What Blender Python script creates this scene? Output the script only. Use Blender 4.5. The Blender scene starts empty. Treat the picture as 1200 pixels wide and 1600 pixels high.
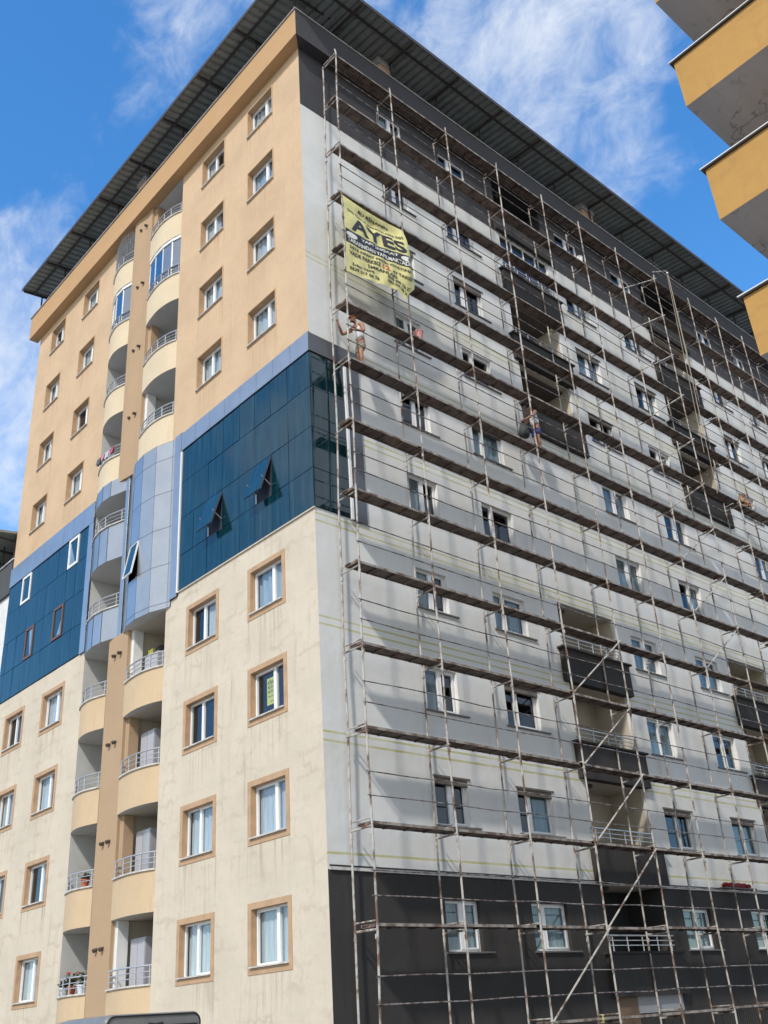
import bpy, bmesh, math, random
from mathutils import Vector, Matrix
random.seed(7)
R = math.radians
scene = bpy.context.scene
COL = scene.collection

# ------------------------------------------------------------ camera
F_PX, YAW, PITCH, ROLL = 1542.19, 2.38169, 0.481439, -0.0728486
EYE = Vector((18.3751, -14.8917, 1.7))
fw = Vector((math.cos(PITCH)*math.cos(YAW), math.cos(PITCH)*math.sin(YAW), math.sin(PITCH)))
rt = fw.cross(Vector((0, 0, 1))).normalized()
up = rt.cross(fw)
rt, up = math.cos(ROLL)*rt + math.sin(ROLL)*up, -math.sin(ROLL)*rt + math.cos(ROLL)*up
cam = bpy.data.cameras.new('camera')
cam.sensor_fit = 'VERTICAL'; cam.sensor_height = 24.0
cam.lens = F_PX/1600*24.0
cam.clip_start = 0.1; cam.clip_end = 2000
camo = bpy.data.objects.new('camera', cam); COL.objects.link(camo)
camo.matrix_world = Matrix(((rt.x, up.x, -fw.x, EYE.x), (rt.y, up.y, -fw.y, EYE.y),
                            (rt.z, up.z, -fw.z, EYE.z), (0, 0, 0, 1)))
scene.camera = camo
def look(px, py):
    return (fw + rt*((px-600)/F_PX) - up*((py-800)/F_PX)).normalized()

# ------------------------------------------------------------ world, sun
SUN = Vector((1.0, -2.04, 2.04)).normalized()
SUN_EL = math.asin(SUN.z); SUN_ROT = math.atan2(SUN.x, SUN.y)
w = bpy.data.worlds.new('World'); scene.world = w; w.use_nodes = True
nt = w.node_tree; nt.nodes.clear()
N = nt.nodes.new; LK = nt.links.new
sky = N('ShaderNodeTexSky'); sky.sky_type = 'NISHITA'; sky.sun_disc = False
sky.sun_elevation = SUN_EL; sky.sun_rotation = SUN_ROT
sky.air_density = 1.0; sky.dust_density = 0.3; sky.ozone_density = 2.2
tc = N('ShaderNodeTexCoord')
def vmath(op, a, b):
    n = N('ShaderNodeVectorMath'); n.operation = op
    LK(a, n.inputs[0])
    if isinstance(b, (tuple, list, Vector)): n.inputs[1].default_value = b
    else: LK(b, n.inputs[1])
    return n
def fmath(op, a, b=None, clamp=False):
    n = N('ShaderNodeMath'); n.operation = op; n.use_clamp = clamp
    for i, x in enumerate((a, b)):
        if x is None: continue
        if isinstance(x, (int, float)): n.inputs[i].default_value = x
        else: LK(x, n.inputs[i])
    return n.outputs[0]
D = tc.outputs['Generated']
def noise(vec, scale, detail=6, rough=0.6, dist=0.0, stretch=(1, 1, 1)):
    m = N('ShaderNodeMapping'); m.inputs['Scale'].default_value = stretch
    LK(vec, m.inputs['Vector'])
    n = N('ShaderNodeTexNoise'); n.inputs['Scale'].default_value = scale
    n.inputs['Detail'].default_value = detail; n.inputs['Roughness'].default_value = rough
    n.inputs['Distortion'].default_value = dist
    LK(m.outputs['Vector'], n.inputs['Vector'])
    return n.outputs['Fac']
def blob(px, py, deg):            # soft patch of sky round one direction
    c = look(px, py)
    d = vmath('DOT_PRODUCT', D, c).outputs['Value']
    m = N('ShaderNodeMapRange'); m.interpolation_type = 'SMOOTHSTEP'
    m.inputs['From Min'].default_value = math.cos(R(deg)); m.inputs['From Max'].default_value = 1.0
    LK(d, m.inputs['Value']); return m.outputs['Result']
mask = None
for (px, py, deg, amp) in ((700, 50, 7, 0.66), (800, 170, 8, 0.74), (880, 60, 7.5, 0.74), (900, 260, 7, .58), (960, 190, 4, .5), (650, 20, 6, .66),
                           (20, 620, 11, 0.80), (40, 430, 6, 0.5), (290, 60, 6, 0.40), (270, 190, 5, 0.34), (30, 780, 8, .6),
                           (1060, 60, 4, 0.3), (330, -60, 8, .5), (130, 350, 5, .2)):
    b = fmath('MULTIPLY', blob(px, py, deg), amp)
    mask = b if mask is None else fmath('MAXIMUM', mask, b)
for c, deg, amp in (((.55, -.6, .58), 55, 1.2), ((.9, .25, .35), 50, 1.2), ((-.3, -.85, .42), 42, 1.05), ((.3, -.2, .93), 26, .8)):   # unseen bright cloud added on the sunny side as fill light
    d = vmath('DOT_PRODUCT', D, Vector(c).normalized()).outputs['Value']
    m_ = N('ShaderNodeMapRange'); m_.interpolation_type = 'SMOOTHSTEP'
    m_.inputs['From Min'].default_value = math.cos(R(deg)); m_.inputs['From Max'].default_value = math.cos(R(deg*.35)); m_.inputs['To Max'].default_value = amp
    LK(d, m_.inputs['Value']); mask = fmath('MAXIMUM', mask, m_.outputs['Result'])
n1 = noise(D, 5.0, 8, 0.62, 0.35, (1.0, 1.6, 1.0))
n2 = noise(D, 17.0, 8, 0.66, 0.5, (1.0, 1.5, 1.3))
nn = fmath('ADD', fmath('MULTIPLY', n1, 0.62), fmath('MULTIPLY', n2, 0.38))
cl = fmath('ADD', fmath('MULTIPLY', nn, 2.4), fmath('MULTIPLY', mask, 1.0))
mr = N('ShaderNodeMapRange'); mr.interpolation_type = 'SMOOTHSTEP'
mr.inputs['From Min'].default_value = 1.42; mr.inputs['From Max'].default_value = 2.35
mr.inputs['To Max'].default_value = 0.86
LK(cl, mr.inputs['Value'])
hs = N('ShaderNodeHueSaturation'); hs.inputs['Saturation'].default_value = 1.30; hs.inputs['Value'].default_value = 1.95
LK(sky.outputs['Color'], hs.inputs['Color'])
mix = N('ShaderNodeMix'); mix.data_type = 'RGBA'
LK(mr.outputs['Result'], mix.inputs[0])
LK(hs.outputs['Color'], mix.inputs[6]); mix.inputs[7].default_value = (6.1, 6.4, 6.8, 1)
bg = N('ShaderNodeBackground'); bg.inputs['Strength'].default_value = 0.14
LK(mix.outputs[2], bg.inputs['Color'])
out = N('ShaderNodeOutputWorld'); LK(bg.outputs['Background'], out.inputs['Surface'])

sd = bpy.data.lights.new('sun', 'SUN'); sd.energy = 2.9; sd.angle = R(3.4); sd.color = (1.0, 0.94, 0.85)
so = bpy.data.objects.new('sun', sd); COL.objects.link(so)
so.rotation_euler = SUN.to_track_quat('Z', 'Y').to_euler()
so.location = (40, -80, 80)

scene.view_settings.view_transform = 'Standard'; scene.view_settings.look = 'None'
scene.view_settings.exposure = 0.15; scene.view_settings.gamma = 1.0
scene.view_settings.use_curve_mapping = False
scene.render.engine = 'CYCLES'
scene.cycles.max_bounces = 6; scene.cycles.transparent_max_bounces = 12
scene.render.resolution_x = 768; scene.render.resolution_y = 1024

# ------------------------------------------------------------ materials
MATS = {}
def mat(name, col, rough=0.7, metal=0.0, var=0.0, vscale=2.0, vcol=None, bump=0.0, bscale=30.0, coat=0.0,
        stretch=(1, 1, 1), spec=None, obj=False, thr=(0.4, 0.65)):
    m = bpy.data.materials.new(name); m.use_nodes = True; MATS[name] = m
    t = m.node_tree; p = t.nodes['Principled BSDF']
    p.inputs['Base Color'].default_value = (*col, 1); p.inputs['Roughness'].default_value = rough
    p.inputs['Metallic'].default_value = metal
    if spec is not None: p.inputs['Specular IOR Level'].default_value = spec
    if coat: p.inputs['Coat Weight'].default_value = coat
    def vec(sc=(1, 1, 1)):
        mp = t.nodes.new('ShaderNodeMapping'); mp.inputs['Scale'].default_value = sc
        if obj: t.links.new(t.nodes.new('ShaderNodeTexCoord').outputs['Object'], mp.inputs['Vector'])
        else: t.links.new(t.nodes.new('ShaderNodeNewGeometry').outputs['Position'], mp.inputs['Vector'])
        return mp.outputs['Vector']
    if var or vcol:
        n = t.nodes.new('ShaderNodeTexNoise'); n.inputs['Scale'].default_value = vscale
        n.inputs['Detail'].default_value = 7; n.inputs['Roughness'].default_value = 0.62
        t.links.new(vec(stretch), n.inputs['Vector'])
        r = t.nodes.new('ShaderNodeMapRange'); r.inputs['From Min'].default_value = thr[0]; r.inputs['From Max'].default_value = thr[1]
        t.links.new(n.outputs['Fac'], r.inputs['Value'])
        x = t.nodes.new('ShaderNodeMix'); x.data_type = 'RGBA'
        a = vcol if vcol else tuple(c*(1-var) for c in col)
        x.inputs[6].default_value = (*col, 1); x.inputs[7].default_value = (*a, 1)
        t.links.new(r.outputs['Result'], x.inputs[0]); t.links.new(x.outputs[2], p.inputs['Base Color'])
    if bump:
        n = t.nodes.new('ShaderNodeTexNoise'); n.inputs['Scale'].default_value = bscale
        n.inputs['Detail'].default_value = 5
        t.links.new(vec(), n.inputs['Vector'])
        b = t.nodes.new('ShaderNodeBump'); b.inputs['Strength'].default_value = bump; b.inputs['Distance'].default_value = 0.02
        t.links.new(n.outputs['Fac'], b.inputs['Height']); t.links.new(b.outputs['Normal'], p.inputs['Normal'])
    return m

def plaster(name, col, joint=0.0, stain=0.0, stain_col=(0.28, 0.22, 0.16), axis=0, joint_col=(0.36, 0.29, 0.2), var=.1, sills=None):
    """painted render on insulation boards: cloudy tone, cracked board joints, runs of dirt"""
    m = bpy.data.materials.new(name); m.use_nodes = True
    t = m.node_tree; nd = t.nodes.new; lk = t.links.new; p = t.nodes['Principled BSDF']
    p.inputs['Roughness'].default_value = 0.85; p.inputs['Specular IOR Level'].default_value = 0.25
    g = nd('ShaderNodeNewGeometry'); sp = nd('ShaderNodeSeparateXYZ'); lk(g.outputs['Position'], sp.inputs[0])
    uv = nd('ShaderNodeCombineXYZ'); lk(sp.outputs[axis], uv.inputs[0]); lk(sp.outputs[2], uv.inputs[1])
    def nz(scale, st=(1, 1, 1), detail=6, rough=.6, src=uv.outputs[0]):
        mp = nd('ShaderNodeMapping'); mp.inputs['Scale'].default_value = st; lk(src, mp.inputs['Vector'])
        n = nd('ShaderNodeTexNoise'); n.inputs['Scale'].default_value = scale; n.inputs['Detail'].default_value = detail
        n.inputs['Roughness'].default_value = rough; lk(mp.outputs[0], n.inputs['Vector']); return n
    def rng(a, lo, hi, tmax=1.0):
        r = nd('ShaderNodeMapRange'); r.interpolation_type = 'SMOOTHSTEP'
        r.inputs['From Min'].default_value = lo; r.inputs['From Max'].default_value = hi; r.inputs['To Max'].default_value = tmax
        lk(a, r.inputs['Value']); return r.outputs['Result']
    def mx(f, a, b):
        x = nd('ShaderNodeMix'); x.data_type = 'RGBA'; lk(f, x.inputs[0])
        for i, c in ((6, a), (7, b)):
            if isinstance(c, tuple): x.inputs[i].default_value = (*c, 1)
            else: lk(c, x.inputs[i])
        return x.outputs[2]
    c = mx(rng(nz(.5).outputs['Fac'], .35, .7), col, tuple(k*(1-var) for k in col))
    c = mx(rng(nz(6, (1, .6, 1)).outputs['Fac'], .45, .75, .5), c, tuple(k*(1-var*1.1) for k in col))
    if joint:
        d = nz(1.6, detail=4); dv = nd('ShaderNodeVectorMath'); dv.operation = 'MULTIPLY_ADD'
        lk(d.outputs['Color'], dv.inputs[0]); dv.inputs[1].default_value = (1.1, .75, 0); lk(uv.outputs[0], dv.inputs[2])
        d2 = nz(9, detail=3); dv2 = nd('ShaderNodeVectorMath'); dv2.operation = 'MULTIPLY_ADD'
        lk(d2.outputs['Color'], dv2.inputs[0]); dv2.inputs[1].default_value = (.16, .18, 0); lk(dv.outputs[0], dv2.inputs[2])
        bt = nd('ShaderNodeTexBrick'); bt.inputs['Scale'].default_value = 1.0
        bt.inputs['Brick Width'].default_value = 1.05; bt.inputs['Row Height'].default_value = .52
        bt.inputs['Mortar Size'].default_value = .10; bt.inputs['Mortar Smooth'].default_value = 1.0
        lk(dv2.outputs[0], bt.inputs['Vector'])
        patch = rng(nz(.9, detail=4).outputs['Fac'], .42, .66)
        fm = nd('ShaderNodeMath'); fm.operation = 'MULTIPLY'; lk(bt.outputs['Fac'], fm.inputs[0]); lk(patch, fm.inputs[1])
        f2 = nd('ShaderNodeMath'); f2.operation = 'MULTIPLY'; lk(fm.outputs[0], f2.inputs[0]); f2.inputs[1].default_value = joint
        c = mx(f2.outputs[0], c, joint_col)
        hz = rng(nz(2.2, (.35, 2.2, 1), 7, .7).outputs['Fac'], .56, .78, joint*.7)
        c = mx(hz, c, joint_col)
    if stain:
        s = rng(nz(3.2, (1.3, .10, 1), 7, .7).outputs['Fac'], .52, .78, stain)
        a = rng(nz(.35, detail=3).outputs['Fac'], .4, .62)
        fm = nd('ShaderNodeMath'); fm.operation = 'MULTIPLY'; lk(s, fm.inputs[0]); lk(a, fm.inputs[1])
        c = mx(fm.outputs[0], c, stain_col)
    if sills:                            # dirty water runs down from the window sills
        cols_, z0_, per_, amt_ = sills
        def mth(op, a, b_=None, c_=None):
            n = nd('ShaderNodeMath'); n.operation = op
            for i, q in enumerate((a, b_, c_)):
                if q is None: continue
                if isinstance(q, (int, float)): n.inputs[i].default_value = q
                else: lk(q, n.inputs[i])
            return n.outputs[0]
        um = None
        for (a_, b_) in cols_:
            q = mth('COMPARE', sp.outputs[axis], (a_+b_)/2, (b_-a_)/2+.05); um = q if um is None else mth('MAXIMUM', um, q)
        fr = mth('FRACT', mth('DIVIDE', mth('SUBTRACT', sp.outputs[2], z0_), per_))
        fade = rng(fr, .52, 1.0)
        st_ = rng(nz(4.5, (1.6, .05, 1), 6, .7).outputs['Fac'], .46, .70)
        c = mx(mth('MULTIPLY', mth('MULTIPLY', um, fade), mth('MULTIPLY', st_, amt_)), c, stain_col)
    lk(c, p.inputs['Base Color'])
    b = nd('ShaderNodeBump'); b.inputs['Strength'].default_value = .25; b.inputs['Distance'].default_value = .012
    lk(nz(26, detail=4, src=g.outputs['Position']).outputs['Fac'], b.inputs['Height'])
    b2 = nd('ShaderNodeBump'); b2.inputs['Strength'].default_value = .3; b2.inputs['Distance'].default_value = .08
    lk(nz(1.1, detail=3).outputs['Fac'], b2.inputs['Height']); lk(b.outputs['Normal'], b2.inputs['Normal'])
    lk(b2.outputs['Normal'], p.inputs['Normal'])
    return m, c, sp

M = {}
M['cream'] = plaster('cream_render', (0.62, 0.545, 0.435), joint=.34, stain=.62, sills=([(-3.16, -1.38), (-6.45, -4.65), (-16.6, -14.72), (-19.95, -18.12)], 3.03, 3.0, .6))[0]
M['tan'] = plaster('tan_render', (0.605, 0.435, 0.28), joint=0.08, stain=.38, stain_col=(.4, .25, .13), var=.13, sills=([(-3.17, -1.57), (-6.27, -4.66), (-16.28, -14.76), (-19.6, -18.1)], 21.52, 3.19, .6))[0]
M['tan_cornice'] = plaster('tan_cornice', (0.50, 0.315, 0.165), stain=.2, stain_col=(.3, .17, .08), var=.06)[0]
M['pillar'] = plaster('pillar_render', (0.44, 0.305, 0.19), stain=.3, stain_col=(.25, .16, .1), var=.06)[0]
M['parapet_low'] = plaster('parapet_low', (0.59, 0.445, 0.285), stain=.65, stain_col=(.33, .24, .15), var=.08)[0]
M['parapet_high'] = plaster('parapet_high', (0.66, 0.55, 0.385), stain=.45, stain_col=(.45, .34, .2), var=.1)[0]
M['dark'] = plaster('dark_render', (0.052, 0.048, 0.046), stain=.3, stain_col=(.085, .08, .075), axis=1, var=.2)[0]
M['anthracite'] = plaster('anthracite_render', (0.062, 0.06, 0.064), axis=1, var=.12)[0]

# grey-white fresh render with the pale yellow marking lines
def grey_render():
    m, c, sp = plaster('grey_white_render', (0.70, 0.70, 0.685), joint=.10, stain=.12, stain_col=(.42, .42, .4), axis=1,
                       joint_col=(.42, .42, .41), var=.06)
    t = m.node_tree; nd = t.nodes.new; lk = t.links.new; p = t.nodes['Principled BSDF']
    acc = None
    for zc in (7.97, 8.19, 10.98, 11.19, 13.95, 14.17, 16.98, 17.18, 20.05, 20.25, 23.25, 23.45, 5.36):
        s = nd('ShaderNodeMath'); s.operation = 'COMPARE'; lk(sp.outputs[2], s.inputs[0])
        s.inputs[1].default_value = zc; s.inputs[2].default_value = .028
        if acc is None: acc = s.outputs[0]
        else:
            a = nd('ShaderNodeMath'); a.operation = 'MAXIMUM'; lk(acc, a.inputs[0]); lk(s.outputs[0], a.inputs[1]); acc = a.outputs[0]
    # wide unfinished primer areas round the lines
    n = nd('ShaderNodeTexNoise'); n.inputs['Scale'].default_value = .45; n.inputs['Detail'].default_value = 4
    g = nd('ShaderNodeNewGeometry'); lk(g.outputs['Position'], n.inputs['Vector'])
    r = nd('ShaderNodeMapRange'); r.inputs['From Min'].default_value = .5; r.inputs['From Max'].default_value = .62; r.inputs['To Max'].default_value = .35
    lk(n.outputs['Fac'], r.inputs['Value'])
    x0 = nd('ShaderNodeMix'); x0.data_type = 'RGBA'; lk(r.outputs[0], x0.inputs[0]); lk(c, x0.inputs[6]); x0.inputs[7].default_value = (.60, .59, .52, 1)
    wv = nd('ShaderNodeTexNoise'); wv.inputs['Scale'].default_value = 1.3; lk(g.outputs['Position'], wv.inputs['Vector'])
    r2 = nd('ShaderNodeMapRange'); r2.inputs['From Min'].default_value = .35; r2.inputs['From Max'].default_value = .6
    r2.inputs['To Min'].default_value = .6; r2.inputs['To Max'].default_value = 1.0; lk(wv.outputs['Fac'], r2.inputs['Value'])
    f = nd('ShaderNodeMath'); f.operation = 'MULTIPLY'; lk(acc, f.inputs[0]); lk(r2.outputs[0], f.inputs[1])
    x = nd('ShaderNodeMix'); x.data_type = 'RGBA'; lk(f.outputs[0], x.inputs[0]); lk(x0.outputs[2], x.inputs[6])
    x.inputs[7].default_value = (.50, .48, .23, 1)
    lk(x.outputs[2], p.inputs['Base Color'])
    return m
M['grey'] = grey_render()
M['surround'] = mat('window_surround_paint', (0.49, 0.32, 0.19), .8, var=.18, vscale=3, bump=.2)
M['surround_up'] = mat('upper_surround_paint', (0.53, 0.34, 0.18), .8, var=.12, vscale=3, bump=.2)
M['white'] = mat('white_upvc', (0.82, 0.82, 0.82), .35, var=.05, vscale=4)
M['white_reveal'] = mat('white_reveal', (0.76, 0.76, 0.74), .8, var=.1, vscale=3)
M['brown_frame'] = mat('brown_window_frame', (0.13, 0.06, 0.04), .5)
M['marble'] = mat('marble_sill', (0.62, 0.59, 0.55), .5, var=.35, vscale=5)
M['sill_dark'] = mat('dark_sill', (0.16, 0.15, 0.15), .6, var=.2)
M['lintel'] = mat('raw_board', (0.17, 0.145, 0.125), .85, var=.3, vscale=8)
M['inside_cream'] = mat('loggia_cream', (0.58, 0.52, 0.42), .9, var=.12, vscale=1.5)
M['inside_white'] = mat('loggia_white', (0.58, 0.58, 0.56), .9, var=.1, vscale=1.5)
M['inside_dark'] = mat('loggia_dark', (0.045, 0.045, 0.045), .9, var=.2)
M['room'] = mat('room_inside', (0.10, 0.09, 0.085), .9)
M['steel'] = mat('railing_steel', (0.52, 0.52, 0.53), .35, metal=.55)
M['curtain'] = mat('curtain_cloth', (0.70, 0.73, 0.75), .9, var=.28, vscale=6, stretch=(6, 6, .3), obj=True)
M['curtain_blue'] = mat('blue_curtain_cloth', (0.48, 0.58, 0.68), .9, var=.3, vscale=5, stretch=(6, 6, .3), obj=True)
M['sheet_panel'] = mat('cladding_aluminium', (0.47, 0.485, 0.50), .36, metal=.85, var=.10, vscale=1.4)
M['sheet_dark'] = mat('cladding_anthracite', (0.13, 0.135, 0.15), .4, metal=.4, var=.1)
M['seam'] = mat('cladding_joint', (0.03, 0.035, 0.05), .7)
M['lamp_dark'] = mat('round_lamp', (0.07, 0.06, 0.05), .4)
M['roof_sheet'] = mat('roof_sheet', (0.26, 0.275, 0.255), .6, metal=.0, var=.25, vscale=2.2)
M['roof_steel'] = mat('roof_steel', (0.05, 0.04, 0.037), .6)
M['chimney'] = mat('chimney_render', (0.60, 0.38, 0.26), .85, var=.1)
M['concrete'] = mat('bare_concrete', (0.42, 0.43, 0.42), .9, var=.2)
M['cap_metal'] = mat('parapet_flashing', (0.42, 0.40, 0.38), .5, metal=.3, var=.3, vscale=3)
M['pole'] = mat('scaffold_pole_paint', (0.47, 0.445, 0.41), .65, metal=.0, vcol=(0.15, 0.09, 0.06), vscale=4.5, stretch=(1, 1, .55), bump=.25, bscale=60, thr=(.46, .60))
M['edge'] = mat('deck_edge_paint', (0.34, 0.30, 0.26), .7, vcol=(0.13, 0.085, 0.06), vscale=3.5, thr=(.42, .6))
M['rail'] = mat('scaffold_rail_steel', (0.30, 0.27, 0.245), .6, metal=.2, vcol=(0.09, 0.05, 0.035), vscale=5, thr=(.42, .58))
M['ochre'] = plaster('ochre_render', (0.47, 0.265, 0.082), stain=.7, stain_col=(.30, .16, .06), joint=.3, joint_col=(.3, .18, .07), var=.1)[0]
M['black'] = mat('black_plastic', (0.02, 0.02, 0.02), .5)
M['bounce_ground'] = mat('light_bounce_ground', (0.24, 0.235, 0.225), .9, var=.2, vscale=3, bump=.4)  # unseen ground, colour lightened to bounce more light onto walls and soffits
M['paving'] = mat('paving', (0.30, 0.29, 0.27), .9, var=.2, vscale=2)
M['nb_white'] = mat('neighbour_white', (0.70, 0.70, 0.69), .9, var=.1)
M['nb_grey'] = mat('neighbour_grey', (0.075, 0.078, 0.085), .9, var=.1)
M['drip'] = mat('pipe_brown', (0.07, 0.055, 0.05), .5)

def deck_mat(name, c1, c2, ws, holes):
    m = mat(name, c1, .8, metal=0, vcol=c2, vscale=3.2, bump=.3, thr=(.4, .62))
    t = m.node_tree; p = t.nodes['Principled BSDF']
    g = t.nodes.new('ShaderNodeNewGeometry'); wv = t.nodes.new('ShaderNodeTexWave')
    wv.bands_direction = 'Y'; wv.inputs['Scale'].default_value = ws; wv.inputs['Distortion'].default_value = .2
    t.links.new(g.outputs['Position'], wv.inputs['Vector'])
    if holes:                            # rows of pressed slots
        src = p.inputs['Base Color'].links[0].from_socket; x = t.nodes.new('ShaderNodeMix'); x.data_type = 'RGBA'
        r = t.nodes.new('ShaderNodeMapRange'); r.inputs['From Min'].default_value = .55; r.inputs['From Max'].default_value = .7; r.inputs['To Max'].default_value = holes
        t.links.new(wv.outputs['Fac'], r.inputs['Value']); t.links.new(r.outputs[0], x.inputs[0]); t.links.new(src, x.inputs[6]); x.inputs[7].default_value = (.025, .018, .015, 1)
        t.links.new(x.outputs[2], p.inputs['Base Color'])
    b = t.nodes.new('ShaderNodeBump'); b.inputs['Strength'].default_value = .6; b.inputs['Distance'].default_value = .02
    t.links.new(wv.outputs['Fac'], b.inputs['Height']); t.links.new(b.outputs['Normal'], p.inputs['Normal'])
    return m
M['deck'] = deck_mat('scaffold_deck', (0.185, 0.130, 0.100), (0.075, 0.052, 0.042), 5.0, 0)
M['deck_grid'] = deck_mat('perforated_deck', (0.21, 0.165, 0.135), (0.11, 0.075, 0.06), 4.2, .8)

def glass_mat(name, tint, refl=0.10, rough=.02):
    m = bpy.data.materials.new(name); m.use_nodes = True; t = m.node_tree; t.nodes.clear()
    o = t.nodes.new('ShaderNodeOutputMaterial'); mx = t.nodes.new('ShaderNodeMixShader')
    tr = t.nodes.new('ShaderNodeBsdfTransparent'); tr.inputs[0].default_value = (*tint, 1)
    gl = t.nodes.new('ShaderNodeBsdfGlossy'); gl.inputs['Roughness'].default_value = rough
    gl.inputs['Color'].default_value = (.9, .95, 1, 1)
    lw = t.nodes.new('ShaderNodeLayerWeight'); lw.inputs[0].default_value = .5
    pw = t.nodes.new('ShaderNodeMath'); pw.operation = 'POWER'; pw.inputs[1].default_value = 5.0; t.links.new(lw.outputs['Facing'], pw.inputs[0])
    fr = t.nodes.new('ShaderNodeMath'); fr.operation = 'MULTIPLY_ADD'; fr.inputs[1].default_value = .92; fr.inputs[2].default_value = .07; t.links.new(pw.outputs[0], fr.inputs[0])
    ad = t.nodes.new('ShaderNodeMath'); ad.operation = 'ADD'; ad.use_clamp = True; ad.inputs[1].default_value = refl
    # slightly wavy panes
    g = t.nodes.new('ShaderNodeNewGeometry'); n = t.nodes.new('ShaderNodeTexNoise'); n.inputs['Scale'].default_value = .9
    t.links.new(g.outputs['Position'], n.inputs['Vector'])
    b = t.nodes.new('ShaderNodeBump'); b.inputs['Strength'].default_value = .15; b.inputs['Distance'].default_value = .05
    t.links.new(n.outputs['Fac'], b.inputs['Height']); t.links.new(b.outputs['Normal'], gl.inputs['Normal'])
    t.links.new(fr.outputs[0], ad.inputs[0]); t.links.new(ad.outputs[0], mx.inputs[0])
    t.links.new(tr.outputs[0], mx.inputs[1]); t.links.new(gl.outputs[0], mx.inputs[2]); t.links.new(mx.outputs[0], o.inputs[0])
    return m
M['pane'] = glass_mat('window_glass', (.74, .79, .81), .03)
M['pane_gable'] = glass_mat('gable_window_glass', (.50, .58, .60), .0)
M['pane_solid'] = mat('pale_window_film', (0.20, 0.28, 0.38), .06, var=.2, vscale=1.5)
M['pane_blue'] = glass_mat('blue_glazing', (.24, .33, .42), .30)

def curtain_wall_mat(name, axis, k=1.0, st=.55):
    m = bpy.data.materials.new(name); m.use_nodes = True; t = m.node_tree; p = t.nodes['Principled BSDF']
    nd = t.nodes.new; lk = t.links.new
    g = nd('ShaderNodeNewGeometry'); sp = nd('ShaderNodeSeparateXYZ'); lk(g.outputs['Position'], sp.inputs[0])
    uv = nd('ShaderNodeCombineXYZ'); lk(sp.outputs[axis], uv.inputs[0]); lk(sp.outputs[2], uv.inputs[1])
    mp = nd('ShaderNodeMapping'); mp.inputs['Scale'].default_value = (3.2, .22, 1); lk(uv.outputs[0], mp.inputs['Vector'])
    n = nd('ShaderNodeTexNoise'); n.inputs['Scale'].default_value = 2.2; n.inputs['Detail'].default_value = 7; lk(mp.outputs[0], n.inputs['Vector'])
    r = nd('ShaderNodeMapRange'); r.inputs['From Min'].default_value = .45; r.inputs['From Max'].default_value = .75; r.inputs['To Max'].default_value = st
    lk(n.outputs['Fac'], r.inputs['Value'])
    ri = nd('ShaderNodeObjectInfo')
    x = nd('ShaderNodeMix'); x.data_type = 'RGBA'; lk(r.outputs[0], x.inputs[0])
    x.inputs[6].default_value = (.003*k, .028*k, .040*k, 1); x.inputs[7].default_value = (.024*k, .085*k, .105*k, 1)
    lk(x.outputs[2], p.inputs['Base Color'])
    r3 = nd('ShaderNodeMapRange'); r3.inputs['To Min'].default_value = .03; r3.inputs['To Max'].default_value = .3
    lk(r.outputs[0], r3.inputs['Value']); lk(r3.outputs[0], p.inputs['Roughness'])
    p.inputs['Metallic'].default_value = .12; p.inputs['Specular IOR Level'].default_value = .75
    return m
M['cw_left'] = curtain_wall_mat('blue_cladding_glass', 0)
M['cw_right'] = curtain_wall_mat('blue_cladding_glass_shaded', 1, .7, .8)  # darker copy of the band glass: its lack of sun is in the colour

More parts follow.
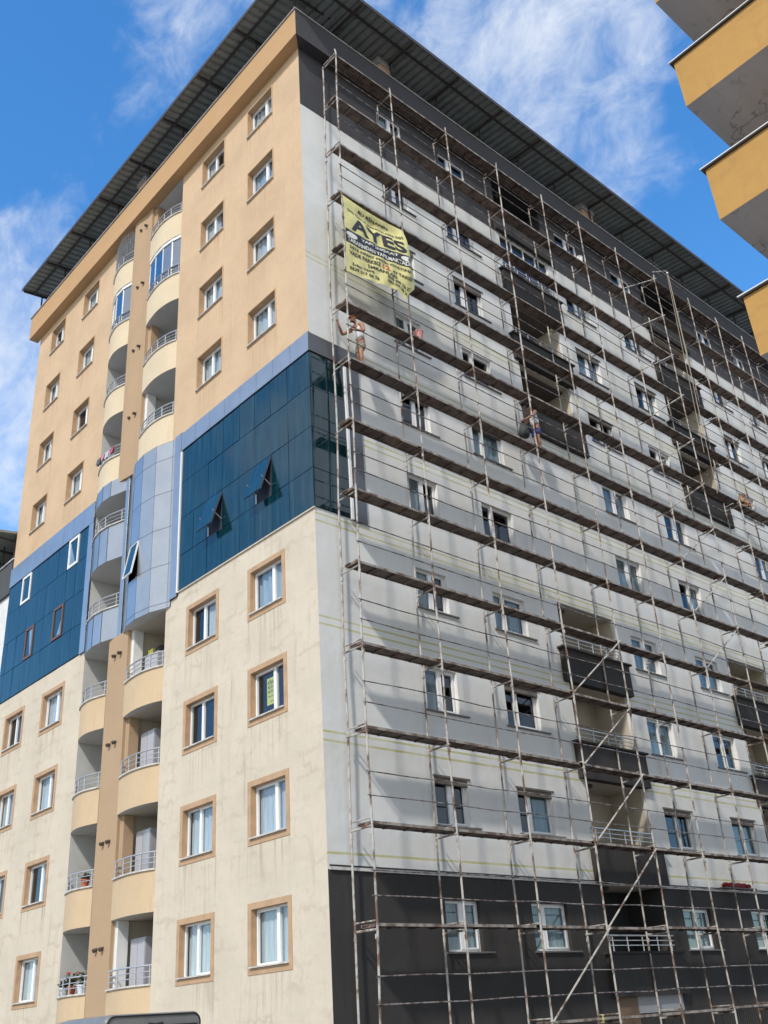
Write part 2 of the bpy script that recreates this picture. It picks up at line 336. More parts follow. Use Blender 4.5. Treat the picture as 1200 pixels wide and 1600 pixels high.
# ------------------------------------------------------------ mesh helpers
LMAP = lambda u, n, z: (u, -n, z)        # facade looking to -y ; u = x, n = outward
RMAP = lambda u, n, z: (n, u, z)         # facade looking to +x ; u = y, n = outward
WMAP = lambda u, n, z: (u, n, z)
class MB:
    def __init__(s, fmap=WMAP): s.v = []; s.f = []; s.m = []; s.map = fmap
    def add(s, vs, fs, mi=0):
        o = len(s.v); s.v += [s.map(*p) for p in vs]
        for f in fs: s.f.append(tuple(i+o for i in f)); s.m.append(mi)
        return s
    def quad(s, a, b, c, d, mi=0): return s.add((a, b, c, d), ((0, 1, 2, 3),), mi)
    def box(s, u0, u1, n0, n1, z0, z1, mi=0):
        vs = [(u, n, z) for z in (z0, z1) for n in (n0, n1) for u in (u0, u1)]
        return s.add(vs, ((0, 1, 3, 2), (4, 6, 7, 5), (0, 4, 5, 1), (2, 3, 7, 6), (0, 2, 6, 4), (1, 5, 7, 3)), mi)
    def prism(s, poly, z0, z1, mi=0, caps=True):
        k = len(poly); vs = [(p[0], p[1], z0) for p in poly] + [(p[0], p[1], z1) for p in poly]
        fs = [(i, (i+1) % k, (i+1) % k + k, i+k) for i in range(k)]
        if caps: fs += [tuple(range(k-1, -1, -1)), tuple(range(k, 2*k))]
        return s.add(vs, fs, mi)
    def tube(s, pts, r, sides=6, mi=0, r2=None):
        pts = [Vector(p) for p in pts]; vs = []; fs = []
        for i, p in enumerate(pts):
            d = (pts[min(i+1, len(pts)-1)] - pts[max(i-1, 0)]).normalized()
            a = d.orthogonal().normalized() if i == 0 else (a - d*a.dot(d)).normalized()
            b = d.cross(a)
            rr = r if r2 is None else r + (r2-r)*i/(len(pts)-1)
            for k in range(sides):
                t = 2*math.pi*k/sides; vs.append(tuple(p + (a*math.cos(t) + b*math.sin(t))*rr))
        for i in range(len(pts)-1):
            for k in range(sides):
                k2 = (k+1) % sides; fs.append((i*sides+k, i*sides+k2, (i+1)*sides+k2, (i+1)*sides+k))
        fs.append(tuple(range(sides-1, -1, -1))); fs.append(tuple((len(pts)-1)*sides+k for k in range(sides)))
        return s.add(vs, fs, mi)
    def lathe(s, prof, c=(0, 0, 0), seg=16, mi=0):
        vs = []; fs = []
        for r, z in prof:
            for k in range(seg):
                t = 2*math.pi*k/seg; vs.append((c[0]+r*math.cos(t), c[1]+r*math.sin(t), c[2]+z))
        for i in range(len(prof)-1):
            for k in range(seg):
                k2 = (k+1) % seg; fs.append((i*seg+k, i*seg+k2, (i+1)*seg+k2, (i+1)*seg+k))
        fs.append(tuple(range(seg-1, -1, -1))); fs.append(tuple((len(prof)-1)*seg+k for k in range(seg)))
        return s.add(vs, fs, mi)
    def mesh(s, name, mats):
        me = bpy.data.meshes.new(name); me.from_pydata(s.v, [], s.f)
        for m in (mats if isinstance(mats, (list, tuple)) else [mats]): me.materials.append(m)
        me.polygons.foreach_set('material_index', s.m)
        me.update(); me.validate()
        bm = bmesh.new(); bm.from_mesh(me); bmesh.ops.recalc_face_normals(bm, faces=bm.faces); bm.to_mesh(me); bm.free()
        return me
    def build(s, name, mats, parent=None, smooth=False):
        me = s.mesh(name, mats)
        if smooth: me.polygons.foreach_set('use_smooth', [True]*len(me.polygons))
        return link(name, me, parent)
def link(name, data, parent=None):
    o = bpy.data.objects.new(name, data); COL.objects.link(o)
    if parent is not None: o.parent = parent
    return o
def tag(o, label=None, cat=None, group=None, kind=None):
    if label: o['label'] = label
    if cat: o['category'] = cat
    if group: o['group'] = group
    if kind: o['kind'] = kind
    return o
def thing(name, label, cat, loc=(0, 0, 0), rz=0, group=None):
    o = bpy.data.objects.new(name, None); COL.objects.link(o); o.location = loc; o.rotation_euler.z = rz
    o.empty_display_size = .2
    return tag(o, label, cat, group)
def dup(o, parent=None):
    c = o.copy(); COL.objects.link(c)
    if parent is not None: c.parent = parent
    for ch in list(o.children): dup(ch, c)
    return c

# ------------------------------------------------------------ setting
g = MB(); g.quad((-300, -300, 0), (300, -300, 0), (300, 300, 0), (-300, 300, 0))
tag(g.build('ground', M['bounce_ground']), kind='structure')
g = MB(); g.prism([(-60, -2.6), (2.8, -2.6), (2.8, 60), (1.2, 60), (1.2, -.2), (-60, -.2)], 0.004, .13)
tag(g.build('pavement', M['paving']), kind='structure')

# ------------------------------------------------------------ apartment building
B = thing('apartment_building', 'tall cream and grey corner apartment block with blue glass band, scaffolded along one side', 'building')
XL, YR = -21.0, 33.8
ZC = 33.0                                # underside of the cornice
WB_LOW = [3.03, 5.99, 9.03, 12.04]       # outer edge of the brown surrounds, street side
WB_UP = [21.52, 24.68, 27.88, 31.08]
LEFT_COLS_LOW = [(-3.16, -1.38), (-6.45, -4.65), (-16.6, -14.72), (-19.95, -18.12)]
LEFT_COLS_UP = [(-3.17, -1.57), (-6.27, -4.66), (-16.28, -14.76), (-19.6, -18.1)]
RB = [3.24, 6.23, 9.25, 12.23, 15.34, 18.45, 21.6, 24.8, 28.02, 31.25]    # gable side openings
RH = [1.19, 1.23, 1.25, 1.25, 1.30, 1.25, 1.28, 1.28, 1.28, 1.25]
RCOLS = [(3.67, 4.92), (6.93, 8.44), (14.13, 15.7), (18.24, 19.8)]
RCOLS_FAR = [(25.4, 26.9), (28.95, 30.2)]
BAL_C = [11.65, 22.15]
RL = [3.14, 6.1, 9.1, 12.15, 15.25, 18.4, 21.55, 24.75, 27.98, 31.2]

def wall(name, fmap, u0, u1, z0, z1, holes, m, depth=.2, rev=None, parent=B):
    us = sorted({u0, u1} | {h[i] for h in holes for i in (0, 1)}); zs = sorted({z0, z1} | {h[i] for h in holes for i in (2, 3)})
    us = [u for u in us if u0 <= u <= u1]; zs = [z for z in zs if z0 <= z <= z1]
    b = MB(fmap)
    for i in range(len(us)-1):
        for j in range(len(zs)-1):
            cu, cz = (us[i]+us[i+1])/2, (zs[j]+zs[j+1])/2
            if any(h[0] < cu < h[1] and h[2] < cz < h[3] for h in holes): continue
            b.quad((us[i], 0, zs[j]), (us[i+1], 0, zs[j]), (us[i+1], 0, zs[j+1]), (us[i], 0, zs[j+1]))
    ri = 1 if rev else 0
    for h in holes:
        a, c, lo, hi = h[:4]; lo = max(lo, z0); hi = min(hi, z1); d = -(h[4] if len(h) > 4 else depth)
        b.quad((a, 0, lo), (a, d, lo), (a, d, hi), (a, 0, hi), ri); b.quad((c, 0, lo), (c, d, lo), (c, d, hi), (c, 0, hi), ri)
        if lo > z0: b.quad((a, 0, lo), (c, 0, lo), (c, d, lo), (a, d, lo), ri)
        if hi < z1: b.quad((a, 0, hi), (c, 0, hi), (c, d, hi), (a, d, hi), ri)
    me = b.mesh(name, [m, rev] if rev else [m])
    return link(name, me, parent)

SB = .145                                # width of the painted surround
lh = [(a+SB, b-SB, z+SB, z+1.6-SB, .22) for (a, b) in LEFT_COLS_LOW for z in WB_LOW]
uh = [(a+.05, b-.05, z+.05, z+1.51-.05, .30) for (a, b) in LEFT_COLS_UP for z in WB_UP]
SL, SR = (-13.27, -11.2), (-9.9, -7.72)  # the two balcony stacks
stk_lo = [(SL[0], SL[1], 2.0, 14.3, .004), (SR[0], SR[1], 2.0, 14.1, .004)]
stk_hi = [(SL[0], SL[1], 20.2, ZC, .004), (SR[0], SR[1], 20.2, ZC, .004)]
o = wall('street_wall', LMAP, XL, 0, 0, 14.32, lh + stk_lo, M['cream'], rev=M['surround']); o['label'] = 'weathered cream lower wall with cracks'
o = wall('street_wall', LMAP, XL, 0, 20.28, ZC+.1, uh + stk_hi, M['tan'], rev=M['surround']); o['label'] = 'tan upper wall'
wall('street_wall', LMAP, XL, 0, 14.32, 20.28, [(SL[0], -10.75, 14.32, 20.28, .004), (SR[0], SR[1], 14.32, 20.28, .1)], M['room'])
rh = []
for f in range(10):
    for (a, b) in RCOLS + (RCOLS_FAR if f > 3 else []): rh.append((a, b, RB[f], RB[f]+RH[f], .26))
for c in BAL_C: rh += [(c-1.52, c+1.52, 2.06, 13.85, .1), (c-1.52, c+1.52, 20.50, ZC, .1)]   # no balconies at the blue glass storeys
def sub(z0, z1): return [h for h in rh if h[2] < z1 and h[3] > z0]
o = wall('gable_wall', RMAP, 0, YR, 0, 5.0, sub(0, 5.0), M['dark'], rev=M['dark']); o['label'] = 'dark grey bottom storey wall'
o = wall('gable_wall', RMAP, 0, YR, 5.0, 30.12, sub(5.0, 30.12), M['grey'], rev=M['white_reveal']); o['label'] = 'grey white freshly rendered wall'
o = wall('gable_wall', RMAP, 0, YR, 30.12, ZC+.1, sub(30.12, 34), M['anthracite'], rev=M['anthracite']); o['label'] = 'anthracite top storey wall'
b = MB(); b.box(XL+1.75, -1.75, 2.3, YR-.1, 0, 33.2); b.build('room_core', M['room'], B)
b = MB(); b.box(XL+.1, -.1, .1, YR-.1, 33.21, 33.5); b.build('roof_slab', M['concrete'], B)
b = MB(); b.box(XL, XL+.05, .003, YR, 0, ZC+.1); b.box(XL, -.003, YR-.05, YR, 0, ZC+.1); b.build('rear_wall', M['tan'], B)
# floor slabs seen through the windows
b = MB()
for z in (2.3, 5.3, 8.3, 11.3, 14.25, 17.2, 20.4, 23.6, 26.8, 30.0): b.box(XL+.1, -.35, .35, YR-.2, z, z+.12)
b.build('floor_slab', M['room'], B)

# ---- windows
def wave_sheet(b, u0, u1, y, z0, z1, amp=.03, n=22, mi=0):
    q = random.uniform(1.2, 2.3); e = random.uniform(.4, 1.2); pts = [u0+(u1-u0)*i/n for i in range(n+1)]
    wv = lambda i: y+amp*e*(math.sin(i*q+u0*7)+.5*math.sin(i*.7+q*5))
    for i in range(n):
        a, c = pts[i], pts[i+1]; ya, yc = wv(i), wv(i+1)
        b.quad((a, ya, z0), (c, yc, z0), (c, yc, z1), (a, ya, z1), mi)
PROTO = {}
def make_window(w, h, depth, mull, curtain='full', surround=None, sb=SB, sill='marble', frame='white', pane='pane', lintel=False, open_sash=False, t=.05, mh=.042):
    key = (round(w, 2), round(h, 2), depth, mull, curtain, surround, sill, frame, pane, lintel, open_sash)
    if key in PROTO: return dup(PROTO[key], B)
    d = depth; b = MB()
    b.box(0, t, d, d+.07, 0, h); b.box(w-t, w, d, d+.07, 0, h); b.box(t, w-t, d, d+.07, 0, t); b.box(t, w-t, d, d+.07, h-t, h)
    if mull:
        x = w*mull; b.box(x-mh, x+mh, d-.012, d+.07, t, h-t)
        s0, s1 = (t, x-mh) if open_sash == 'l' or mull > .5 else (x+mh, w-t)
        for q0, q1 in ((s0, s1),):                    # the opening sash sits proud
            b.box(q0, q0+.03, d-.02, d+.05, t, h-t); b.box(q1-.03, q1, d-.02, d+.05, t, h-t)
            b.box(q0+.03, q1-.03, d-.02, d+.05, t, t+.045); b.box(q0+.03, q1-.03, d-.02, d+.05, h-t-.03, h-t)
    o = b.build('window', M[frame], B)
    p = MB(); y = d+.035
    segs = [(t, w*mull-mh), (w*mull+mh, w-t)] if mull else [(t, w-t)]
    for i, (a, c) in enumerate(segs):
        k = random.uniform(-.006, .006)
        p.quad((a-.005, y+k, t-.005), (c+.005, y-k, t-.005), (c+.005, y-k+.004, h-t+.005), (a-.005, y+k+.004, h-t+.005))
    p.build('pane', M[pane], o)
    if surround:
        s = MB(); e = .016
        s.box(-sb, 0, -e, -.001, -sb, h+sb); s.box(w, w+sb, -e, -.001, -sb, h+sb); s.box(0, w, -e, -.001, h, h+sb); s.box(0, w, -e, -.001, -sb, 0)
        s.build('surround', M[surround], o)
    if sill:
        s = MB()
        if sill == 'marble': s.box(-.03 if surround else -.06, w+(.03 if surround else .06), -.075, d-.002, .001, .035)
        else: s.box(-.08, w+.34, -.06, d-.002, -.035, .004)
        s.build('sill', M['marble' if sill == 'marble' else sill], o)
    if lintel:
        s = MB(); s.box(-.04, w+.1, -.03, d-.01, h-.004, h+.05); s.box(0.001, w-.001, d-.12, d-.004, h-.17, h-.005); s.build('shutter_box', M['lintel'], o)
    if curtain != 'none':
        c = MB(); y = d+.115
        if curtain == 'full': wave_sheet(c, .02, w-.02, y, .02, h-.02)
        elif curtain == 'left': wave_sheet(c, .02, w*.55, y, .02, h-.02)
        elif curtain == 'right': wave_sheet(c, w*.5, w-.02, y, .02, h-.02)
        elif curtain == 'sides': wave_sheet(c, .02, w*.3, y, .02, h-.02, n=9); wave_sheet(c, w*.72, w-.02, y, .02, h-.02, n=9)
        elif curtain == 'drape': wave_sheet(c, .02, w-.02, y, .02, h-.02, .06)
        elif curtain == 'blind': c.quad((.02, y, h*.45), (w-.02, y, h*.45), (w-.02, y, h-.02), (.02, y, h-.02))
        c.build('curtain', M['curtain_blue' if curtain in ('drape', 'blind') else 'curtain'], o)
    PROTO[key] = o
    return o
def put(o, fm, u, z, out=0.0):
    o.location = fm(u, out, z); o.rotation_euler = (0, 0, 0 if fm is LMAP else R(90)); return o

cur_low = [['full', 'full', 'none', 'drape'], ['full', 'full', 'none', 'right'], ['full', 'right', 'left', 'full'], ['full', 'sides', 'full', 'none']]
mul_low = [.62, .44, .6, .45]
for ci, (a, c) in enumerate(LEFT_COLS_LOW):
    for f, z in enumerate(WB_LOW):
        o = make_window(c-a-2*SB, 1.6-2*SB, .16, mul_low[ci], cur_low[ci][f], 'surround')
        put(o, LMAP, a+SB, z+SB)
cur_up = [['full', 'full', 'drape', 'full'], ['full', 'full', 'left', 'sides'], ['full', 'right', 'full', 'left'], ['full', 'sides', 'full', 'right']]
for ci, (a, c) in enumerate(LEFT_COLS_UP):
    for f, z in enumerate(WB_UP):
        o = make_window(c-a-.10, 1.51-.10, .22, [.60, .42, .60, .45][ci], cur_up[ci][f], 'surround_up', sb=.05)
        put(o, LMAP, a+.05, z+.05)
rc = random.Random(3)
for f in range(10):
    for ci, (a, c) in enumerate(RCOLS + (RCOLS_FAR if f > 3 else [])):
        if f == 0: cur = ['full', 'full', 'full', 'left', 'full', 'full'][ci]
        elif f == 1: cur = ['none', 'right', 'none', 'full', 'none', 'full'][ci]
        elif f == 3: cur = ['left', 'full', 'full', 'full', 'none', 'none'][ci]
        else: cur = rc.choice(['none', 'none', 'none', 'right', 'none', 'left', 'full'])
        o = make_window(c-a, RH[f], .12 if f < 9 else .05, .5 if ci != 1 else .36, cur, None, sill='sill_dark', pane='pane_gable', lintel=(f in (1, 7, 8) or rc.random() < .15), t=.065, mh=.06)
        put(o, RMAP, a, RB[f])

# ---- blue glass cladding between storeys 5 and 6
ROWS = [14.34, 15.56, 16.91, 18.27, 19.52]
def cladding(fm, cols, m, n0=.035, skip=(), name='glass_cladding'):
    b = MB(fm); rr = random.Random(5)
    for i in range(len(cols)-1):
        for j in range(4):
            if (i, j) in skip: continue
            a, c, lo, hi = cols[i]+.008, cols[i+1]-.008, ROWS[j]+.012, ROWS[j+1]-.012
            k = [rr.uniform(-.0045, .0045) for _ in range(3)]
            q = [n0+k[0]+k[1], n0+k[0]-k[1], n0-k[0]-k[1]+k[2], n0-k[0]+k[1]+k[2]]
            b.quad((a, q[0], lo), (c, q[1], lo), (c, q[2], hi), (a, q[3], hi))
            b.quad((a, q[0], lo), (a, .0, lo), (a, .0, hi), (a, q[3], hi)); b.quad((c, q[1], lo), (c, .0, lo), (c, .0, hi), (c, q[2], hi))
            b.quad((a, q[0], lo), (c, q[1], lo), (c, 0, lo), (a, 0, lo)); b.quad((a, q[3], hi), (c, q[2], hi), (c, 0, hi), (a, 0, hi))
    o = b.build(name, m, B)
    s = MB(fm); s.quad((cols[0], .012, ROWS[0]), (cols[-1], .012, ROWS[0]), (cols[-1], .012, ROWS[-1]), (cols[0], .012, ROWS[-1]))
    s.build('joint_seal', M['seam'], o)
    return o
CG = [-6.98, -6.15, -5.32, -4.49, -3.56, -2.74, -1.91, -1.06, .03]
CGL = [-20.98, -20.55, -19.65, -18.83, -18.0, -17.16, -16.22, -15.35, -14.55, -13.68]
o = cladding(LMAP, CG, M['cw_left'], skip=((2, 1), (5, 1))); o['label'] = 'blue glass band nearest the corner'
o = cladding(LMAP, CGL, M['cw_left']); o['label'] = 'blue glass band at the far left'
o = cladding(RMAP, [-.03, .64, 1.26], M['cw_right']); o['label'] = 'strip of blue glass round the corner, coloured darker as in shade'
# top hung sashes standing open
for (a, c) in ((-5.32, -4.49), (-2.74, -1.91)):
    zt, zb = ROWS[2]-.02, ROWS[1]
    b = MB(LMAP); b.box(a+.02, c-.02, -.45, .008, zb+.02, zt); o = b.build('vent_opening', M['black'], B)
    s = MB(LMAP); dz, dn = 1.24, .40
    h0, h1 = (.05, zt), (.05+dn, zt-dz)
    for (q, mi) in ((0, 0), (-.05, 1)):
        s.quad((a+.01, h0[0]+q, h0[1]), (c-.01, h0[0]+q, h0[1]), (c-.01, h1[0]+q, h1[1]), (a+.01, h1[0]+q, h1[1]), mi)
    s.quad((c-.01, h0[0], h0[1]), (c-.01, h0[0]-.05, h0[1]), (c-.01, h1[0]-.05, h1[1]), (c-.01, h1[0], h1[1]), 1)
    s.quad((a+.01, h0[0], h0[1]), (a+.01, h0[0]-.05, h0[1]), (a+.01, h1[0]-.05, h1[1]), (a+.01, h1[0], h1[1]), 1)
    s.quad((a+.01, h1[0], h1[1]), (c-.01, h1[0], h1[1]), (c-.01, h1[0]-.05, h1[1]), (a+.01, h1[0]-.05, h1[1]), 1)
    so_ = s.build('open_sash', [M['cw_left'], M['sheet_dark']], B)
    s = MB(LMAP); s.tube([(c-.05, .03, zb+.35), (c-.05, .36, zt-.75)], .012); s.tube([(a+.05, .03, zb+.35), (a+.05, .36, zt-.75)], .012)
    s.box(a+.04, a+.10, 0.02, .05, zb+.02, zb+.33); s.build('stay_arm', M['steel'], so_)
# small windows in the far band
for (a, c, lo, hi, fr) in ((-15.3, -14.45, 18.27, 19.5, 'white'), (-19.6, -18.75, 18.27, 19.5, 'white'), (-16.18, -15.33, 15.58, 16.9, 'brown_frame'), (-18.7, -17.93, 15.58, 16.9, 'brown_frame')):
    o = make_window(c-a, hi-lo, -.02, None, 'none', None, sill=None, frame=fr, pane='pane_solid', t=.10); put(o, LMAP, a, lo, .05)

# ---- aluminium bands
def alu(fm, u0, u1, z0, z1, n, step, mi='sheet_panel', name='aluminium_band'):
    b = MB(fm); k = max(1, round((u1-u0)/step)); s = (u1-u0)/k
    for i in range(k): b.box(u0+i*s+.006, u0+(i+1)*s-.006, 0.0, n+random.uniform(0, .006), z0+.006, z1-.006)
    b.box(u0, u1, 0.001, n-.02, z0, z1, 1)
    return b.build(name, [M[mi], M['seam']], B)
alu(LMAP, -7.0, .05, 19.54, 20.24, .07, .86)
alu(LMAP, -7.42, -7.0, 14.2, 20.3, .07, 1.0)
b = MB(LMAP); b.box(-7.0, -6.94, .03, .085, 14.3, 19.5); b.build('corner_trim', M['white'], B)
alu(LMAP, XL, -13.3, 19.54, 20.42, .07, .86)
alu(LMAP, -13.66, -13.27, 14.3, 19.54, .07, .4)
alu(RMAP, -.05, 1.86, 19.54, 20.2, .07, .95, 'sheet_dark')
alu(RMAP, 1.34, 1.86, 14.3, 19.54, .06, .6, 'sheet_dark')
b = MB(RMAP); b.box(1.26, 1.34, .02, .09, 14.3, 19.54); b.build('corner_trim', M['white'], B)
b = MB(LMAP); b.box(-7.0, .035, .0, .05, 14.30, 14.335); b.build('drip_ledge', M['cream'], B)
b = MB(RMAP); b.box(.05, YR, .0, .05, 4.985, 5.055); b.box(0.05, YR, .003, .03, 5.056, 5.10, 1); b.build('base_rail', [M['marble'], M['black']], B)

# ---- curved bay between the balcony stacks
BAY = [(-7.42, 0.0), (-7.57, .03), (-8.24, .29), (-9.0, .38), (-9.7, .31), (-10.36, .06), (-10.62, -.02)]
ZB = [14.0, 14.2, 15.56, 16.91, 18.27, 19.6, 20.27]
b = MB(LMAP); k = 0
for i in range(len(BAY)-1):
    (a, na), (c, nc) = BAY[i], BAY[i+1]
    for j in range(len(ZB)-1):
        if i == 3 and j == 2: continue
        g_ = .008; sx = g_*(c-a)/abs(c-a)
        b.quad((a+sx, na+.03, ZB[j]+g_), (c-sx, nc+.03, ZB[j]+g_), (c-sx, nc+.03, ZB[j+1]-g_), (a+sx, na+.03, ZB[j+1]-g_))
        if not (i == 3 and j == 2): b.quad((a, na+.012, ZB[j]), (c, nc+.012, ZB[j]), (c, nc+.012, ZB[j+1]), (a, na+.012, ZB[j+1]), 1)
poly = [(u, n+.03) for u, n in BAY] + [(BAY[-1][0], -.3), (BAY[0][0], -.3)]
b.add([(u, n, ZB[0]) for u, n in poly], [tuple(range(len(poly)))], 2)
b.add([(u, n, ZB[-1]) for u, n in poly], [tuple(range(len(poly)))], 0)
bay = b.build('curved_bay', [M['sheet_panel'], M['seam'], M['inside_white']], B)
b = MB(LMAP); b.quad((-9.7, .0, 15.5), (-9.0, .0, 15.5), (-9.0, .0, 17), (-9.7, 0, 17)); b.build('vent_opening', M['black'], bay)
s = MB(LMAP)
p0, p1 = Vector((-9.0, .43, 16.88)), Vector((-9.7, .36, 16.88)); dn = Vector((-.02, .22, -1.24))
e1 = (p1-p0).normalized(); e2 = dn.normalized(); e3 = e1.cross(e2); W_, H_ = (p1-p0).length, dn.length
def sq(u0, u1, v0, v1, d0, d1, mi):
    vs = [tuple(p0+e1*u+e2*v+e3*d) for d in (d0, d1) for v in (v0, v1) for u in (u0, u1)]
    s.add(vs, ((0, 1, 3, 2), (4, 6, 7, 5), (0, 4, 5, 1), (2, 3, 7, 6), (0, 2, 6, 4), (1, 5, 7, 3)), mi)
sq(0, .04, 0, H_, 0, .05, 0); sq(W_-.04, W_, 0, H_, 0, .05, 0); sq(.04, W_-.04, 0, .04, 0, .05, 0); sq(.04, W_-.04, H_-.04, H_, 0, .05, 0)
sq(.04, W_-.04, .04, H_-.04, .02, .03, 1)
s.build('open_sash', [M['white'], M['cw_left']], bay)

# ---- pillar between the stacks, with drain spouts
b = MB(LMAP); b.prism([(-11.24, .11), (-9.92, .11), (-9.92, -.4), (-11.24, -.4)], 0, 14.05); b.build('pillar', M['pillar'], B)
b = MB(LMAP); b.prism([(-11.24, .2), (-10.95, .2), (-10.35, .12), (-9.95, .12), (-9.9, -.4), (-11.24, -.4)], 20.2, ZC+.05); b.build('pillar', M['pillar'], B)
for z in (13.35, 10.35, 7.3, 4.3, 32.3, 29.2, 26.0, 22.85):
    for u in (-10.72, -10.34):
        b = MB(LMAP); n0 = .1
        b.tube([(u, n0, z), (u, n0+.08, z-.02)], .05, 8); b.tube([(u, n0+.082, z-.02), (u, n0+.13, z-.05)], .062, 8)
        b.build('drain_spout', M['drip'], B)

# ---- curved balconies on the street side
PR = [(-7.72, .0), (-8.07, .14), (-8.5, .23), (-8.95, .26), (-9.45, .22), (-9.92, .14)]
PL = [(-11.22, .12), (-11.75, .27), (-12.2, .31), (-12.7, .23), (-13.05, .11), (-13.27, .0)]
PLA = [(-10.76, .06), (-11.55, .30), (-12.1, .34), (-12.7, .25), (-13.05, .12), (-13.27, .0)]
def offs(pr, d):
    out_ = []
    for i, (u, n) in enumerate(pr):
        a, c = pr[max(i-1, 0)], pr[min(i+1, len(pr)-1)]
        t = Vector((c[0]-a[0], c[1]-a[1])).normalized(); nn_ = Vector((t.y, -t.x))
        if nn_.y < 0: nn_ = -nn_
        out_.append((u+nn_.x*d*(0 if i in (0, len(pr)-1) else 1), n+nn_.y*d))
    return out_
def fine(pr, k=4):                       # smooth the arc
    P_ = [Vector(p) for p in pr]; out_ = []
    for i in range(len(P_)-1):
        p0, p1, p2, p3 = P_[max(i-1, 0)], P_[i], P_[i+1], P_[min(i+2, len(P_)-1)]
        for j in range(k):
            t = j/k; out_.append(tuple(.5*((2*p1)+(p2-p0)*t+(2*p0-5*p1+4*p2-p3)*t*t+(3*p1-p0-3*p2+p3)*t**3)))
    out_.append(tuple(P_[-1])); return out_
PRf, PLf = fine(PR), fine(PL)
def facets(pr, idx, k=4):
    f_ = fine(pr); out_ = []
    for a, c in zip(idx, idx[1:]):
        out_ += [(f_[a][0]+(f_[c][0]-f_[a][0])*j/k, f_[a][1]+(f_[c][1]-f_[a][1])*j/k) for j in range(k)]
    return out_+[f_[idx[-1]]]
PLAf = facets(PLA, (0, 4, 8, 12, 16, 20))
BASE = [3.14, 6.1, 9.08, 12.12, 15.2, 18.5, 21.5, 24.72, 27.96, 31.13]
BOT = [2.0, 4.99, 7.99, 11.02, 14.05, 17.1, 20.28, 23.5, 26.72, 29.95]
def curved_balcony(side, f):
    prof = PRf if side == 'R' else (PLAf if f in (4, 5) else PLf)
    a, c = (SR if side == 'R' else ((SL[0], -10.75) if f in (4, 5) else SL))
    base, bot = BASE[f], BOT[f]
    ceil = BOT[f+1] if f < 9 else ZC
    if side == 'R' and f == 3: ceil = 14.0
    if side == 'L' and f == 5: ceil = 19.75
    floor = base-1.0; dep = 1.35 if side == 'L' else 2.0
    im = M['inside_white'] if (f >= 5 or side == 'L') else M['inside_cream']
    b = MB(LMAP); n0 = -.005
    b.quad((a, n0, floor), (a, -dep, floor), (a, -dep, ceil), (a, n0, ceil)); b.quad((c, n0, floor), (c, -dep, floor), (c, -dep, ceil), (c, n0, ceil))
    b.quad((a, -dep, floor), (c, -dep, floor), (c, -dep, ceil), (a, -dep, ceil), 1)
    b.quad((a, n0, floor), (c, n0, floor), (c, -dep, floor), (a, -dep, floor)); b.quad((a, n0, ceil-.004), (c, n0, ceil-.004), (c, -dep, ceil-.004), (a, -dep, ceil-.004))
    o = b.build('balcony', [im, M['inside_cream'] if f < 5 else im], B)
    alu_ = side == 'L' and f in (4, 5)
    # parapet with its soffit
    p = MB(LMAP); pm = [M['sheet_panel'] if alu_ else M['parapet_low' if f < 4 else 'parapet_high'], M['inside_white']]
    pr = prof
    k = len(pr)
    for i in range(k-1):
        p.quad((pr[i][0], pr[i][1], bot), (pr[i+1][0], pr[i+1][1], bot), (pr[i+1][0], pr[i+1][1], base), (pr[i][0], pr[i][1], base))
    poly = list(pr)+[(pr[-1][0], -.1), (pr[0][0], -.1)]
    p.add([(u, n, bot) for u, n in poly], [tuple(range(len(poly)))], 1)
    p.add([(u, n, base-.02) for u, n in poly], [tuple(range(len(poly)))], 0)
    p.quad((pr[0][0], -.1, bot), (pr[-1][0], -.1, bot), (pr[-1][0], -.1, base-.02), (pr[0][0], -.1, base-.02))
    po = p.build('parapet', pm, o)
    for q in po.data.polygons: q.use_smooth = (abs(q.normal.z) < .3) and not alu_
    if alu_:
        for i in (4, 8, 12, 16):
            u, n = offs(pr, .004)[i]; s = MB(LMAP); s.box(u-.008, u+.008, n-.01, n+.006, bot, base); s.build('panel_joint', M['seam'], po)
    l = MB(LMAP); q = offs(prof, .05); r_ = offs(prof, -.1)
    l.prism(q + r_[::-1], base, base+.045); l.build('ledge', M['marble'], o)
    # railing
    rr = MB(LMAP); line = offs(prof, -.03)
    for dz, rad in ((.17, .014), (.31, .014), (.46, .026)):
        rr.tube([(u, n, base+.045+dz) for u, n in line], rad, 6)
    for i in (1, 6, 10, 14, 19):
        u, n = line[i]; rr.tube([(u, n, base+.04), (u, n, base+.5)], .022, 6)
    rr.build('railing', M['steel'], o)
    # balcony door on the back wall
    if side == 'L' or f not in (4, 5):
        dd = MB(LMAP); x0 = c-1.0; dz = min(ceil-floor-.25, 2.15); n = -dep+.005
        dd.box(x0, x0+.07, n, n+.06, floor, floor+dz); dd.box(x0+.73, x0+.8, n, n+.06, floor, floor+dz); dd.box(x0+.07, x0+.73, n, n+.06, floor+dz-.07, floor+dz)
        dd.box(x0+.07, x0+.73, n, n+.03, floor, floor+dz-.07, 1)
        dd.build('balcony_door', [M['white' if (f in (0, 1, 6) and side == 'R') else 'brown_frame'], M['black']], o)
    # short jamb at the pillar side
    if side == 'R':
        j = MB(LMAP); jm = M['pillar'] if f in (1, 2, 7, 8, 9) else M['white_reveal']
        j.box(a-.01, a+.15, -.36, -.02, floor+.02, ceil-.008); j.build('jamb', jm, o)
    return o
bals = {}
for f in range(10):
    bals['L', f] = curved_balcony('L', f)
    if f not in (4, 5): bals['R', f] = curved_balcony('R', f)
b = MB(LMAP)                              # aluminium fascia over the left stack's metal storeys
for i in range(len(PLAf)-1):
    (a, na), (c, nc) = PLAf[i], PLAf[i+1]
    b.quad((a, na+.02, 19.75), (c, nc+.02, 19.75), (c, nc+.02, 20.4), (a, na+.02, 20.4))
